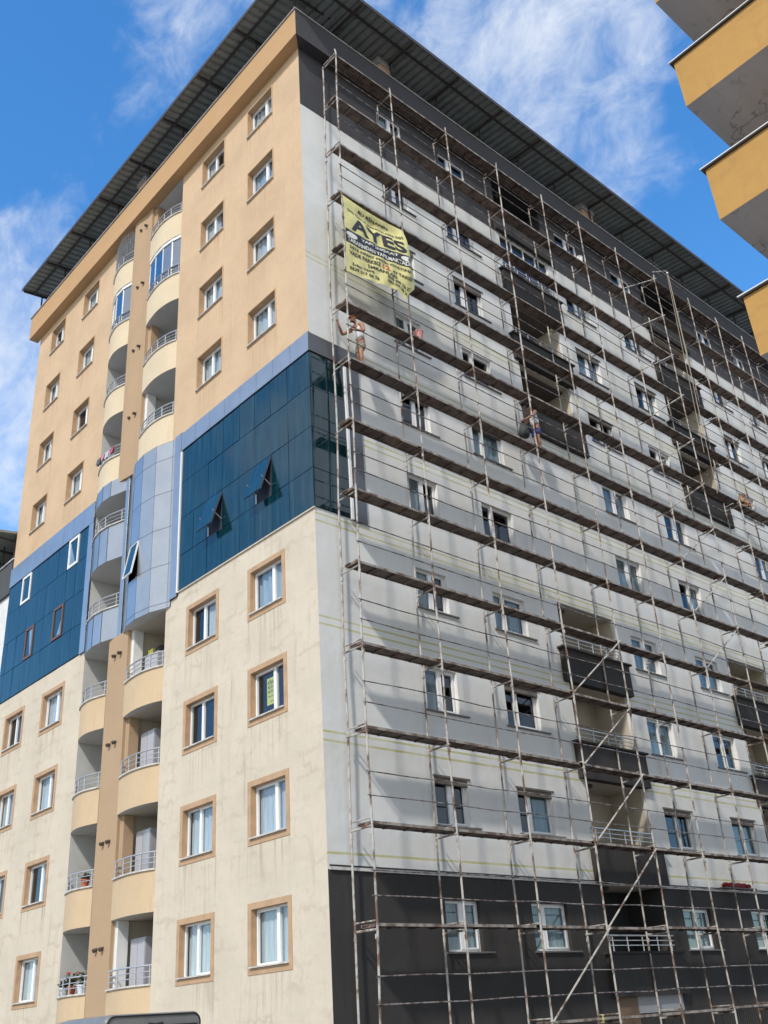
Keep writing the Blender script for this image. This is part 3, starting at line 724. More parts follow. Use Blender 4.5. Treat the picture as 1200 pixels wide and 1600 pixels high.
for i in (4, 8, 12, 16): u, n = PLAf[i]; b.box(u-.008, u+.008, n, n+.026, 19.75, 20.4, 1)
poly = [(u, n+.02) for u, n in PLAf] + [(PLAf[-1][0], -.1), (PLAf[0][0], -.1)]
b.add([(u, n, 19.752) for u, n in poly], [tuple(range(len(poly)))], 2); b.add([(u, n, 20.4) for u, n in poly], [tuple(range(len(poly)))], 0)
b.build('curved_fascia', [M['sheet_panel'], M['seam'], M['inside_white']], B)
alu(LMAP, -10.75, -10.52, 14.05, 20.3, .10, .7)
# glazed balconies
for side, f in (('R', 8), ('L', 8)):
    prof = offs(PRf if side == 'R' else PLf, -.06); z0, z1 = BASE[f]+.05, BOT[f+1]-.0
    b = MB(LMAP); fr = MB(LMAP)
    idx = [0, 5, 10, 15, 20]
    for i0, i1 in zip(idx, idx[1:]):
        (a, na), (c, nc) = prof[i0], prof[i1]
        b.quad((a, na, z0+.04), (c, nc, z0+.04), (c, nc, z1-.14), (a, na, z1-.14))
    for i in idx: u, n = prof[i]; fr.box(u-.012, u+.012, n-.02, n+.02, z0+.05, z1-.141)
    for zz, hh in ((z0, .05), (z1-.14, .14)):
        pts = [prof[i] for i in idx]; q = [(u, n+.04) for u, n in pts] + [(u, n-.04) for u, n in pts[::-1]]
        fr.prism(q, zz, zz+hh)
    go = fr.build('glazing_frame', M['white'], bals[side, f]); b.build('glazing', M['pane_blue'], bals[side, f])
b = MB(LMAP); prof = offs(PLf, -.02)
for i in range(0, 21, 1): u, n = prof[i]; b.tube([(u, n, BASE[9]+.05), (u, n, ZC-.03)], .006, 4)
for k in range(10): b.tube([(u, n, BASE[9]+.6+k*.13) for u, n in prof], .006, 4)
b.build('safety_net', M['steel'], bals['L', 9])

# ---- box balconies on the gable side
def box_balcony(key, c, f):
    base = RL[f]; bot = base-1.08; ceil = 13.85 if f == 3 else (RL[f+1]-1.08) if f < 9 else ZC-.02
    H = round(ceil-base, 3); dark = f in (0, 9)
    b = MB(RMAP); a0, a1, dep, fl = -1.52, 1.52, 1.35, -.98
    b.quad((a0, -.1, fl), (a0, -dep, fl), (a0, -dep, H), (a0, -.1, H)); b.quad((a1, -.1, fl), (a1, -dep, fl), (a1, -dep, H), (a1, -.1, H))
    b.quad((a0, -dep, fl), (a1, -dep, fl), (a1, -dep, H), (a0, -dep, H)); b.quad((a0, -.1, fl), (a1, -.1, fl), (a1, -dep, fl), (a0, -dep, fl))
    b.quad((a0, -.1, H-.004), (a1, -.1, H-.004), (a1, -dep, H-.004), (a0, -dep, H-.004), 1)
    o = b.build('balcony', [M['inside_dark' if dark else 'inside_cream'], M['inside_dark' if f == 9 else 'inside_cream']], B)
    p = MB(RMAP); p.box(-1.78, 1.78, -.1, .16, -1.08, 0); po = p.build('parapet', M['dark'], o)
    l = MB(RMAP); l.box(-1.88, 1.88, -.12, .23, .0, .06); l.build('ledge', M['dark'], o)
    r_ = MB(RMAP)
    for dz, rad in ((.17, .014), (.30, .014), (.43, .024)): r_.tube([(-1.6, -.1, .06+dz), (-1.6, .05, .06+dz), (1.6, .05, .06+dz), (1.6, -.1, .06+dz)], rad)
    for u in (-1.45, -.75, 0, .75, 1.45): r_.tube([(u, .05, .05), (u, .05, .46)], .02)
    r_.build('railing', M['steel'], o)
    d = MB(RMAP); x0 = -.75; dz = 2.1; n = -dep+.005
    d.box(x0, x0+.08, n, n+.06, fl, fl+dz); d.box(x0+.82, x0+.9, n, n+.06, fl, fl+dz); d.box(x0+.08, x0+.82, n, n+.06, fl+dz-.08, fl+dz); d.box(x0+.08, x0+.82, n, n+.03, fl, fl+dz-.08, 1)
    d.build('balcony_door', [M['white'], M['pane_blue'] if False else M['black']], o)
    lm = MB(RMAP); lm.lathe([(.13, 0), (.14, -.05), (.09, -.1), (.02, -.11)], (0, 0, 0), 12)
    lo = lm.build('ceiling_lamp', M['lamp_dark'], o); lo.location = (-.45, -.75, H-.006)
    o.location = (0, c, base)
    return o
for c in BAL_C:
    for f in (0, 1, 2, 3, 6, 7, 8, 9):
        o = box_balcony(None, c, f)
        if c < 12 and f == 8:            # glazed storey
            H = RL[9]-1.08-RL[8]; fr = MB(RMAP); gl = MB(RMAP)
            for u in (-1.5, -.75, 0, .75, 1.5): fr.box(u-.025, u+.025, -.1, -.05, .5, H)
            fr.box(-1.5, 1.5, -.1, -.05, H-.1, H-.008); gl.quad((-1.5, -.08, .1), (1.5, -.08, .1), (1.5, -.08, H-.1), (-1.5, -.08, H-.1))
            fr.build('glazing_frame', M['white'], o); gl.build('glazing', M['pane_gable'], o)

# ---- ground floor openings on the gable side
b = MB(RMAP); b.box(10.05, 10.95, .004, .03, 0, 2.1, 0); b.box(10.96, 13.2, .004, .035, 1.62, 2.1, 1)
b.build('shop_front', [mat('shop_door_wood', (.17, .105, .06), .7), mat('shop_panel', (.30, .30, .31), .6)], B)
for (a, c) in ((8.9, 9.9), (11.9, 12.9), (15.2, 17.15)):
    b = MB(RMAP); b.box(a, c, .004, .02, .14, 1.48); o = b.build('barred_window', M['black'], B)
    r_ = MB(RMAP); k = int((c-a)/.12)
    for i in range(k+1): r_.tube([(a+(c-a)*i/k, .05, .14), (a+(c-a)*i/k, .05, 1.52)], .01, 5)
    r_.build('bar', M['roof_steel'], o)['kind'] = 'stuff'

# ---- cornice / parapet
E_ = .42; ZT = 34.3
b = MB(); b.prism([(XL-.4, -E_), (E_, -E_), (-.03, .03), (XL-.4, .03)], ZC, ZT); b.build('cornice', M['tan_cornice'], B)
b = MB(); b.prism([(E_, -E_), (E_, YR), (-.03, YR), (-.03, .03)], ZC, ZT); b.build('cornice', M['anthracite'], B)
b = MB(); k = .05
b.prism([(XL-.45, -E_-k), (E_+k, -E_-k), (-.08, .08), (XL-.45, .08)], ZT+.001, ZT+.06); b.prism([(E_+k, -E_-k), (E_+k, YR), (-.08, YR), (-.08, .08)], ZT+.001, ZT+.06)
b.build('parapet_cap', M['cap_metal'], B)

# ---- sheet metal roof on steel posts
EX, EY, ZE, SL_ = 1.55, -1.17, 35.48, .13
XE = XL-.05
rib = [(0, .07), (.05, .0), (.22, .0), (.27, .07), (.33, .07)]
def roof_side(kind):
    b = MB(); L_ = (EX-XE) if kind == 'l' else (YR+1-EY)
    u = 0.0
    us = []
    while u < L_:
        for du, dz in rib[:-1]: us.append((u+du, dz))
        u += .33
    us = [x for x in us if x[0] <= L_]+[(L_, 0)]
    vmax = 9.0
    def P(u, v, dz):
        z = ZE+v*SL_+dz
        return (EX-u, EY+v, z) if kind == 'l' else (EX-v, EY+u, z)
    for (u0, d0), (u1, d1) in zip(us, us[1:]):
        b0 = min(vmax, u0); b1 = min(vmax, u1)
        b.quad(P(u0, 0, d0), P(u1, 0, d1), P(u1, b1, d1), P(u0, b0, d0))
    # folded eave edge
    for (u0, d0), (u1, d1) in zip(us, us[1:]):
        b.quad(P(u0, 0, d0), P(u1, 0, d1), P(u1, -.01, d1+.07), P(u0, -.01, d0+.07))
        b0 = min(vmax, u0); b1 = min(vmax, u1)
        b.quad(P(u0, -.01, d0+.07), P(u1, -.01, d1+.07), P(u1, b1, d1+.072), P(u0, b0, d0+.072))
    return b
roof = roof_side('l').build('roof', M['roof_sheet'], B)
roof_side('r').build('roof', M['roof_sheet'], B)
b = MB(); b.box(XE, EX-.1, EY-.04, EY-.015, ZE-.05, ZE+.13); b.box(EX+.015, EX+.04, EY-.04, YR+1, ZE-.05, ZE+.13); b.build('eave_trim', M['roof_steel'], roof)
def zr(v): return ZE+v*SL_
postsL = [-2.29, -4.91, -7.54, -10.3, -13.06, -15.76, -18.35, -20.95]
postsR = [1.9, 4.5, 7.05, 9.63, 12.1, 14.61, 17.2, 19.8, 22.4, 25.0, 27.6, 30.2, 32.8]
for x in [.15]+postsL:
    v = -.2-EY
    b = MB(); b.box(x-.03, x+.03, -.23, -.17, ZT+.06, zr(v)-.1); b.build('roof_post', M['roof_steel'], roof)
    b = MB(); n_ = 5.0
    b.add([(x+s*.035, EY+.03+q*n_, zr(q*n_+.03)-.02-h) for q in (0, 1) for h in (0, .1) for s in (-1, 1)], ((0, 1, 3, 2), (4, 6, 7, 5), (0, 4, 5, 1), (2, 3, 7, 6), (0, 2, 6, 4), (1, 5, 7, 3)))
    b.build('rafter', M['roof_steel'], roof)
for y in postsR:
    v = EX-.2
    b = MB(); b.box(.17, .23, y-.03, y+.03, ZT+.06, zr(v)-.1); b.build('roof_post', M['roof_steel'], roof)
    b = MB(); n_ = 5.0
    b.add([(EX-.03-q*n_, y+s*.035, zr(q*n_+.03)-.02-h) for q in (0, 1) for h in (0, .1) for s in (-1, 1)], ((0, 1, 3, 2), (4, 6, 7, 5), (0, 4, 5, 1), (2, 3, 7, 6), (0, 2, 6, 4), (1, 5, 7, 3)))
    b.build('rafter', M['roof_steel'], roof)
for v in (.55, 2.4):
    z = zr(v)-.03
    b = MB(); b.box(XE+.1, EX-v-.04, EY+v-.035, EY+v+.035, z-.08, z); b.build('purlin', M['roof_steel'], roof)
    b = MB(); b.box(EX-v-.035, EX-v+.035, EY+v+.04, YR+.8, z-.08, z); b.build('purlin', M['roof_steel'], roof)
for (x0, x1, y0, y1) in ((-11.4, -10.75, -.1, .5), (-.5, .05, 4.0, 4.6), (-.5, .12, 16.75, 17.55)):
    b = MB(); b.box(x0, x1, y0, y1, 34.0, 35.35); o = b.build('chimney', M['chimney'], B)
    b = MB(); b.box(x0-.07, x1+.07, y0-.07, y1+.07, 35.351, 35.95); b.build('chimney_cap', M['concrete'], o)

# ------------------------------------------------------------ scaffolding
ZD = [1.6, 3.76, 5.96, 8.17, 10.33, 12.54, 14.76, 16.98, 19.17, 21.28, 23.5, 25.82, 28.05, 30.33, 32.55]
DI, DO = .20, .92
rs = random.Random(11)
def scaffold(label, frames, first_bay, top_extra):
    S = thing('scaffold', label, 'scaffolding', (DO, frames[0][0], 0))
    ox, oy = S.location.x, S.location.y
    def yat(i, z): a, c = frames[i]; return a+(c-a)*(z-3.76)/28.8
    ends = []
    for i in range(len(frames)):
        for n in (DI, DO):
            b = MB(); pts = []
            top = ZD[-1]+(top_extra if n == DO else -.02)
            zs = [.14]+[z for z in ZD]+[top]
            zs = [z for z in zs if z <= top]
            for z in zs: pts.append((n+rs.uniform(-.02, .02)-ox, yat(i, z)+rs.uniform(-.025, .025)-oy, z))
            b.tube(pts, .028, 7)
            for z in ZD[1:-1]: b.tube([(n-ox, yat(i, z)-oy, z-.32), (n-ox, yat(i, z)-oy, z-.22)], .037, 7)   # spigot sleeves
            b.lathe([(.09, .131), (.09, .145), (.04, .146)], (n-ox, yat(i, .14)-oy, 0), 8)
            b.build('scaffold_pole', M['pole'], S)
    tr = []; decks = []; rails = []
    for k, z in enumerate(ZD):
        for i in range(len(frames)):
            if k == 0 and i < first_bay: continue
            tr.append((k, i))
        for i in range(len(frames)-1):
            if k == 0 and i < first_bay: continue
            decks.append((k, i))
    def transom(b, k, i):
        z = ZD[k]; y = yat(i, z)-oy; j = rs.uniform(-.015, .015)
        b.tube([(DI-ox-.03, y, z-.125+j), (DO-ox+.03, y, z-.125)], .026, 6)
        b.tube([(DI-ox+.04, y+.012, z+.06), (DO-ox, y+.012, z+.06)], .018, 6)
    def deck(b, k, i):
        z = ZD[k]; y0, y1 = yat(i, z)-oy-rs.uniform(-.03, .16), yat(i+1, z)-oy+rs.uniform(-.03, .12); j = rs.uniform(-.012, .03)
        x0, x1 = .47-ox, .885-ox; m = (x0+x1)/2
        for a, c, q in ((x0, m-.006, 0), (m+.006, x1, rs.uniform(-.006, .006))):
            b.box(a, c, y0+.03*(q != 0), y1, z-.03+j+q, z+j+q)
        b.box(x0-.012, x0-.001, y0, y1, z-.06+j, z+.005+j, 1); b.box(x1+.001, x1+.012, y0, y1, z-.06+j, z+.005+j, 1)
        for q in (.02, .27, .5, .73, .98): yy = y0+(y1-y0)*q; b.box(x0, x1, yy-.03, yy+.03, z-.075+j, z-.032+j)
    for nm, lst, fn, m in (('transom', tr, transom, 'pole'), ('deck', decks, deck, 'deck')):
        lst.sort(key=lambda t: (t[0]*2.2-8)**2*.3 + (t[1]*2.8+2)**2)
        for t in lst[:98]:
            b = MB(); fn(b, *t); b.build(nm, [M['deck_grid'] if nm == 'deck' and (t[0]*7+t[1]*3+t[0]*t[1]) % 5 < 2 else M[m], M['edge']], S)
        if lst[98:]:
            b = MB()
            for t in lst[98:]: fn(b, *t)
            b.build(nm, [M[m], M['edge']], S)['kind'] = 'stuff'
    for k, z in enumerate(ZD[:-1]):
        for dz in (.56, 1.11):
            b = MB(); pts = []; nF = len(frames)
            for i in range(nF):
                pts.append((DO-ox+.04+rs.uniform(-.008, .008), yat(i, z+dz)-oy+(-.1 if i == 0 else .1 if i == nF-1 else 0), z+dz+rs.uniform(-.02, .02)))
                if i < nF-1: pts.append((DO-ox+.04, (yat(i, z)+yat(i+1, z))/2-oy, z+dz+rs.uniform(-.035, .012)))
            b.tube(pts, .0165, 6); b.build('guard_rail', M['rail'], S)
    def brace(i0, k0, i1, k1):
        a = (DO-ox+.075, yat(i0, ZD[k0])-oy, ZD[k0]); c = (DO-ox+.075, yat(i1, ZD[k1])-oy, ZD[k1]-.05)
        b = MB(); b.tube([a, c], .024, 6)
        for p in (a, c): b.tube([(p[0]-.09, p[1], p[2]), (p[0]+.03, p[1], p[2])], .03, 6)
        b.build('brace', M['pole'], S)
    return S, brace, yat
F1 = [(.55, .95), (3.34, 3.58), (6.08, 6.5), (8.87, 9.4), (11.72, 12.25), (14.4, 14.8), (17.08, 17.5), (20.1, 20.56)]
S1, brace, yat1 = scaffold('larger scaffold of rusty white poles along the grey wall, carrying the yellow banner', F1, 2, .22)
brace(2, 0, 3, 1); brace(3, 1, 4, 2)
for k in (2, 3, 4): brace(3, k, 4, k+1)
for k in range(5, 14): brace(6, k, 7, k+1)
F2 = [(23.1, 23.55), (25.7, 26.1), (28.2, 28.65), (30.9, 31.3)]
scaffold('farther scaffold beyond the hanging ropes at the right end of the grey wall', F2, 0, .35)
F3 = [(20.22, 20.68), (22.98, 23.43)]
# plank bridge bays joining the two scaffolds
for k in range(1, 15):
    z = ZD[k]; fy = lambda i: F3[i][0]+(F3[i][1]-F3[i][0])*(z-3.76)/28.8
    y0, y1 = fy(0)+.1, fy(1)-.0
    o = thing('plank_bridge', 'plank deck and rails bridging the gap between the near and far scaffold', 'planks', (.66, y0, z+.04), group='plank bridges between the two scaffolds')
    b = MB(); b.box(-.2, .0, 0, y1-y0, .0, .035); b.box(.01, .21, -.1, y1-y0+.1, 0, .035)
    for q in (.1, .5, .9): b.box(-.2, .2, (y1-y0)*q-.03, (y1-y0)*q+.03, -.03, -.001)
    b.build('deck', M['deck'], o)
    b = MB()
    for dz in (.5, 1.05): b.tube([(.3, -.25, dz), (.3, y1-y0+.25, dz+.02)], .016)
    b.build('guard_rail', M['rail'], o)
# hoist ropes
o = thing('rope_hoist', 'bundle of hanging ropes and a pulley pole between the two scaffolds', 'hoist', (.98, 21.9, 33.5))
b = MB(); b.tube([(-.05, -1.35, -.55), (0, 0, .2)], .026); b.build('pole', M['pole'], o)
b = MB(); b.lathe([(.02, .06), (.07, .04), (.07, -.04), (.02, -.06)], (0, 0, .05), 10); b.build('pulley', M['steel'], o)
M['rope'] = mat('rope_fibre', (.34, .30, .24), .9)
for dx, dy, zb in ((.0, -.05, -10.5), (.05, .12, -12.5), (.02, .25, -9.6)):
    b = MB(); b.tube([(dx*.3, dy*.3, 0), (dx, dy-.35, -5), (dx, dy-.75, zb)], .013, 5); b.build('rope', M['rope'], o)

# ------------------------------------------------------------ banner
def bsurf(s, t, off=0.0):
    y = .80+s*(2.58+.30*math.sin(min(1, t*1.15)*math.pi/2)) - .35*max(0, s-.85)/.15*max(0, t-.86)/.14
    z = 25.53 - t*(3.16-.38*s) - .10*math.sin(math.pi*s)*(1-t)**2 - .28*math.exp(-((s-.9)/.1)**2)*t**3
    dent = math.exp(-((t-.12)/.09)**2)*math.sin(math.pi*min(1, s*1.02))*.17 if t > 0 else 0
    fall = (1-math.exp(-t*9))
    x = 1.0 - dent*fall + .045*math.sin(6.2*s+3.4*t+.6)*fall*(1-.3*t) + .016*math.sin(31*s+17*t)*math.sin(math.pi*s)*fall + .035*math.sin(14*s-7*t)*max(0.0, math.sin(math.pi*t))**.5*s + .14*s*t*(1-t)*2 \
        + .10*math.exp(-((s-.97+.1*t)/.07)**2)*math.sin(math.pi*min(1, t*1.1))
    return Vector((x, y, z))
def bpt(s, t, off):
    p = bsurf(s, t); e = .004
    n = (bsurf(s+e, t)-p).cross(bsurf(s, t+e)-p)
    n = -n.normalized()
    if n.x < 0: n = -n
    return p+n*off
BN = thing('banner', 'creased yellow advertising banner with black lettering tied to the scaffold poles', 'banner', (1.0, .8, 22.4))
BO = Vector((1.0, .8, 22.4))
M['banner'] = mat('banner_vinyl', (0.72, 0.655, 0.27), .5, var=.1, vscale=3, bump=.8, bscale=5)
M['ink'] = mat('black_ink', (0.03, 0.03, 0.035), .6); M['ink_white'] = mat('white_ink', (0.72, 0.72, 0.66), .6); M['ink_red'] = mat('red_ink', (.55, .10, .06), .6)
b = MB(); NS, NT = 48, 54
for i in range(NS+1):
    for j in range(NT+1): b.v.append(tuple(bpt(i/NS, j/NT, 0)-BO))
for i in range(NS):
    for j in range(NT): b.f.append((i*(NT+1)+j, (i+1)*(NT+1)+j, (i+1)*(NT+1)+j+1, i*(NT+1)+j+1)); b.m.append(0)
b.build('sheet', M['banner'], BN, smooth=True)
def strip(s0, s1, t0, t1, m, off, name):
    b = MB(); n, k = 40, 6
    for i in range(n+1):
        for j in range(k+1): b.v.append(tuple(bpt(s0+(s1-s0)*i/n, t0+(t1-t0)*j/k, off)-BO))
    for i in range(n):
        for j in range(k): b.f.append((i*(k+1)+j, (i+1)*(k+1)+j, (i+1)*(k+1)+j+1, i*(k+1)+j+1)); b.m.append(0)
    return b.build(name, m, BN, smooth=True)
strip(.004, .996, .445, .615, M['ink'], .006, 'black_band')
for s0 in (.1, .9):
    b = MB(); pts = [bpt(s0+.085*math.cos(a*math.pi/12), .505+.035*math.sin(a*math.pi/12), .012)-BO for a in range(24)]
    b.add([tuple(p) for p in pts]+[tuple(bpt(s0, .505, .014)-BO)], [(i, (i+1) % 24, 24) for i in range(24)]); b.build('logo_oval', M['ink_white'], BN)
def text_mesh(body, bold=0.0):
    cu = bpy.data.curves.new('txt', 'FONT'); cu.body = body; cu.size = 1.0; cu.align_x = 'LEFT'; cu.offset = bold
    cu.resolution_u = 3
    ob = bpy.data.objects.new('txt', cu); COL.objects.link(ob)
    dg = bpy.context.evaluated_depsgraph_get(); dg.update()
    me = bpy.data.meshes.new_from_object(ob.evaluated_get(dg))
    bpy.data.objects.remove(ob); bpy.data.curves.remove(cu)
    return me
def banner_text(body, s0, s1, tc, th, m, bold=.03, off=.013):
    me = text_mesh(body, bold)
    xs = [v.co.x for v in me.vertices]; ys = [v.co.y for v in me.vertices]
    x0, x1, y0, y1 = min(xs), max(xs), min(ys), max(ys)
    bm = bmesh.new(); bm.from_mesh(me); bmesh.ops.triangulate(bm, faces=bm.faces)
    st = (x1-x0)*.06/(s1-s0)
    q = x0+st
    while q < x1:
        bmesh.ops.bisect_plane(bm, geom=bm.verts[:]+bm.edges[:]+bm.faces[:], plane_co=(q, 0, 0), plane_no=(1, 0, 0)); q += st
    if th > .08:
        for q in (.25, .5, .75): bmesh.ops.bisect_plane(bm, geom=bm.verts[:]+bm.edges[:]+bm.faces[:], plane_co=(0, y0+(y1-y0)*q, 0), plane_no=(0, 1, 0))
    for v in bm.verts:
        s = s0+(s1-s0)*(v.co.x-x0)/(x1-x0); t = tc+th/2-th*(v.co.y-y0)/(y1-y0)
        v.co = bpt(s, t, off)-BO
    bm.to_mesh(me); bm.free(); me.materials.clear(); me.materials.append(m)
    return link('lettering', me, BN)
banner_text('BU BİNANIN', .25, .75, .075, .045, M['ink'])
banner_text('DIŞ CEPHE MANTOLAMA İŞİ', .06, .95, .165, .055, M['ink'])
banner_text('AYES', .10, .93, .325, .19, M['ink'], bold=.03)
banner_text('YAPI İNŞAAT', .24, .78, .49, .06, M['ink_white'], off=.018)
banner_text('TARAFINDAN YAPILMAKTADIR', .03, .97, .575, .055, M['ink_white'], off=.018)
banner_text('İŞTE FIRSAT PEŞİN FİYATINA', .06, .94, .665, .052, M['ink'])
banner_text('VADE FARKSIZ', .05, .50, .735, .052, M['ink'])
banner_text('12', .53, .63, .735, .07, M['ink_red'], bold=.03)
banner_text('AY TAKSİT', .67, .97, .745, .05, M['ink'])
banner_text('İMKANLARI', .32, .74, .805, .055, M['ink'])
banner_text('İrfan TEPE', .09, .40, .87, .042, M['ink'])
banner_text('0539 517 56 76', .05, .47, .935, .042, M['ink'])
banner_text('0546 600 76 37', .58, .93, .865, .038, M['ink'])
banner_text('0462 234 28 26', .58, .90, .92, .038, M['ink'])
b = MB()
for p, q in (((.93-1, 0.65-.8, 25.75-22.4), bsurf(0, 0)-BO), ((-.08, 2.72, 3.1), bsurf(1, 0)-BO), ((-.08, -.2, -.1), bsurf(0, 1)-BO)): b.tube([p, tuple(q)], .008, 5)
b.build('tie', M['rail'], BN)

# rental notice in a window
RN = thing('rental_notice', 'yellow for-rent notice stuck inside a brown framed window of the cream wall', 'notice', (-2.56, .205, 9.50))
M['notice'] = mat('notice_paper', (0.78, 0.74, 0.15), .7)
b = MB(); b.box(0, .50, 0, .006, 0, .74); b.build('sheet', M['notice'], RN)
def flat_text(body, x0, x1, z0, z1, m, par, y=-.002, bold=.01):
    me = text_mesh(body, bold); xs = [v.co.x for v in me.vertices]; ys = [v.co.y for v in me.vertices]
    a, c, d, e = min(xs), max(xs), min(ys), max(ys)
    for v in me.vertices: v.co = (x0+(x1-x0)*(v.co.x-a)/(c-a), y, z0+(z1-z0)*(v.co.y-d)/(e-d))
    me.materials.clear(); me.materials.append(m); return link('lettering', me, par)
flat_text('KİRALIK', .05, .45, .56, .70, M['ink'], RN, bold=.02)
flat_text('462 321 00 00', .05, .45, .44, .53, M['ink'], RN, bold=.02)
flat_text('462 321 00 01', .05, .45, .32, .41, M['ink'], RN, bold=.02)
flat_text('EMLAK DANIŞMA', .07, .43, .20, .25, M['ink'], RN); flat_text('KİRALIK DAİRE', .15, .36, .07, .11, M['ink'], RN)

# ------------------------------------------------------------ people
M['skin'] = mat('skin', (0.36, 0.185, 0.115), .6); M['skin2'] = mat('skin_dark', (0.27, 0.135, 0.085), .6)
M['hair'] = mat('hair', (0.015, 0.012, 0.01), .7)
M['vest'] = mat('white_cotton', (0.74, 0.74, 0.75), .9, var=.1, vscale=9, obj=True); M['khaki'] = mat('khaki_cotton', (0.28, 0.235, 0.165), .9, var=.35, vscale=10, obj=True)
M['blue_cloth'] = mat('blue_cotton', (0.025, 0.035, 0.19), .8, var=.3, vscale=8, obj=True)
M['cap'] = mat('orange_cap', (0.42, 0.12, 0.05), .8); M['sandal'] = mat('sandal', (0.10, 0.07, 0.05), .7); M['grey_cloth'] = mat('grey_cotton', (.25, .25, .26), .9)
FAT = 1.22
def skin_obj(name, nodes, edges, m, parent, lev=2):
    ids = list(nodes); me = bpy.data.meshes.new(name)
    me.from_pydata([nodes[i][0] for i in ids], [(ids.index(a), ids.index(c)) for a, c in edges], [])
    ob = bpy.data.objects.new(name, me); COL.objects.link(ob)
    md = ob.modifiers.new('Skin', 'SKIN'); md.use_smooth_shade = True; md.branch_smoothing = .6
    if not me.skin_vertices: 
        bm = bmesh.new(); bm.from_mesh(me); bm.verts.layers.skin.verify(); bm.to_mesh(me); bm.free()
    sk = me.skin_vertices[0].data
    for i, k in enumerate(ids):
        r = nodes[k][1]; r = tuple(q*FAT for q in r) if isinstance(r, tuple) else r*FAT; sk[i].radius = r if isinstance(r, tuple) else (r, r); sk[i].use_root = (i == 0)
    ss = ob.modifiers.new('Sub', 'SUBSURF'); ss.levels = lev; ss.render_levels = lev
    dg = bpy.context.evaluated_depsgraph_get(); dg.update()
    nm = bpy.data.meshes.new_from_object(ob.evaluated_get(dg)); nm.materials.clear(); nm.materials.append(m)
    nm.polygons.foreach_set('use_smooth', [True]*len(nm.polygons)); nm.name = name
    bpy.data.objects.remove(ob); bpy.data.meshes.remove(me)
    return link(name, nm, parent)
def person(label, loc, rz, J, skin, top, bottom, hat=None, hair=None, shoes='sandal'):
    """J: joints in the figure's own frame: x = its right, y = its front, z = up"""
    T = thing('person', label, 'person', loc, rz); T.scale = (1.06, 1.06, 1.06)
    V = {k: Vector(v) for k, v in J.items()}
    mid = lambda a, c, t=.5: V[a].lerp(V[c], t)
    nd = {'pel': (V['pel'], (.135, .10)), 'waist': (mid('pel', 'chest', .45), (.125, .09)), 'chest': (V['chest'], (.15, .105)), 'neck0': (mid('chest', 'neck', .7), (.09, .075)), 'neck': (V['neck'], .055),
          'jaw': (V['head']-(V['head']-V['neck']).normalized()*.055+Vector((0, .01, 0)), (.068, .075)), 'head': (V['head'], (.078, .095)), 'crown': (V['head']+(V['head']-V['neck']).normalized()*.075, (.062, .075))}
    ed = [('pel', 'waist'), ('waist', 'chest'), ('chest', 'neck0'), ('neck0', 'neck'), ('neck', 'jaw'), ('jaw', 'head'), ('head', 'crown')]
    for s in 'lr':
        sh, el, wr = V['sh_'+s], V['el_'+s], V['wr_'+s]
        nd['sh'+s] = (sh, .062); nd['ua'+s] = (sh.lerp(el, .5), .05); nd['el'+s] = (el, .041); nd['fa'+s] = (el.lerp(wr, .4), .041); nd['wr'+s] = (wr, .028)
        d = (wr-el).normalized(); hd = V.get('hd_'+s, wr+d*.09); nd['pm'+s] = (hd, (.038, .02))
        ed += [('neck0', 'sh'+s), ('sh'+s, 'ua'+s), ('ua'+s, 'el'+s), ('el'+s, 'fa'+s), ('fa'+s, 'wr'+s), ('wr'+s, 'pm'+s)]
        d2 = (hd-wr).normalized(); side = d2.cross(Vector((0, 0, 1))); side = side.normalized() if side.length > .1 else Vector((1, 0, 0)); nrm = side.cross(d2)
        for q, (o_, l_) in enumerate(((-.028, .062), (-.009, .075), (.010, .07), (.028, .055))):
            base = hd+side*o_+d2*.03; nd['f%d%s' % (q, s)] = (base+d2*l_*.5, .0085); nd['g%d%s' % (q, s)] = (base+d2*l_*.85-nrm*.025, .0075)
            ed += [('pm'+s, 'f%d%s' % (q, s)), ('f%d%s' % (q, s), 'g%d%s' % (q, s))]
        nd['t0'+s] = (wr.lerp(hd, .5)+side*.045+d2*.02, .010); ed.append(('pm'+s, 't0'+s))
        hp, kn, an, to = V['hp_'+s], V['kn_'+s], V['an_'+s], V['to_'+s]
        nd['hp'+s] = (hp, .085); nd['th'+s] = (hp.lerp(kn, .5), .075); nd['kn'+s] = (kn, .055); nd['cf'+s] = (kn.lerp(an, .35), .054); nd['an'+s] = (an, .035); nd['to'+s] = (to, (.04, .025))
        ed += [('pel', 'hp'+s), ('hp'+s, 'th'+s), ('th'+s, 'kn'+s), ('kn'+s, 'cf'+s), ('cf'+s, 'an'+s), ('an'+s, 'to'+s)]
    skin_obj('body', nd, ed, M[skin], T)
    up_ = (V['head']-V['neck']).normalized(); fr = V.get('face', Vector((0, 1, 0))).normalized(); rg = fr.cross(up_).normalized()
    fc = V['head']+fr*.088
    skin_obj('nose', {'a': (fc+up_*.01, .010), 'b': (fc-up_*.03+fr*.012, .015)}, [('a', 'b')], M[skin], T, 1)
    for q in (-1, 1):
        b = MB(); b.lathe([(.001, -.011), (.009, -.006), (.011, 0), (.009, .006), (.001, .011)], tuple(fc+rg*q*.032+up_*.012-fr*.006), 8); b.build('eye', M['hair'], T)
        b = MB(); e = V['head']+rg*q*.082; b.lathe([(.004, -.03), (.014, -.02), (.016, .01), (.010, .03)], tuple(e), 8); b.build('ear', M[skin], T)
    b = MB(); b.tube([tuple(fc-up_*.055-rg*.022-fr*.008), tuple(fc-up_*.058), tuple(fc-up_*.055+rg*.022-fr*.008)], .006, 5); b.build('mouth', M['cap'], T)
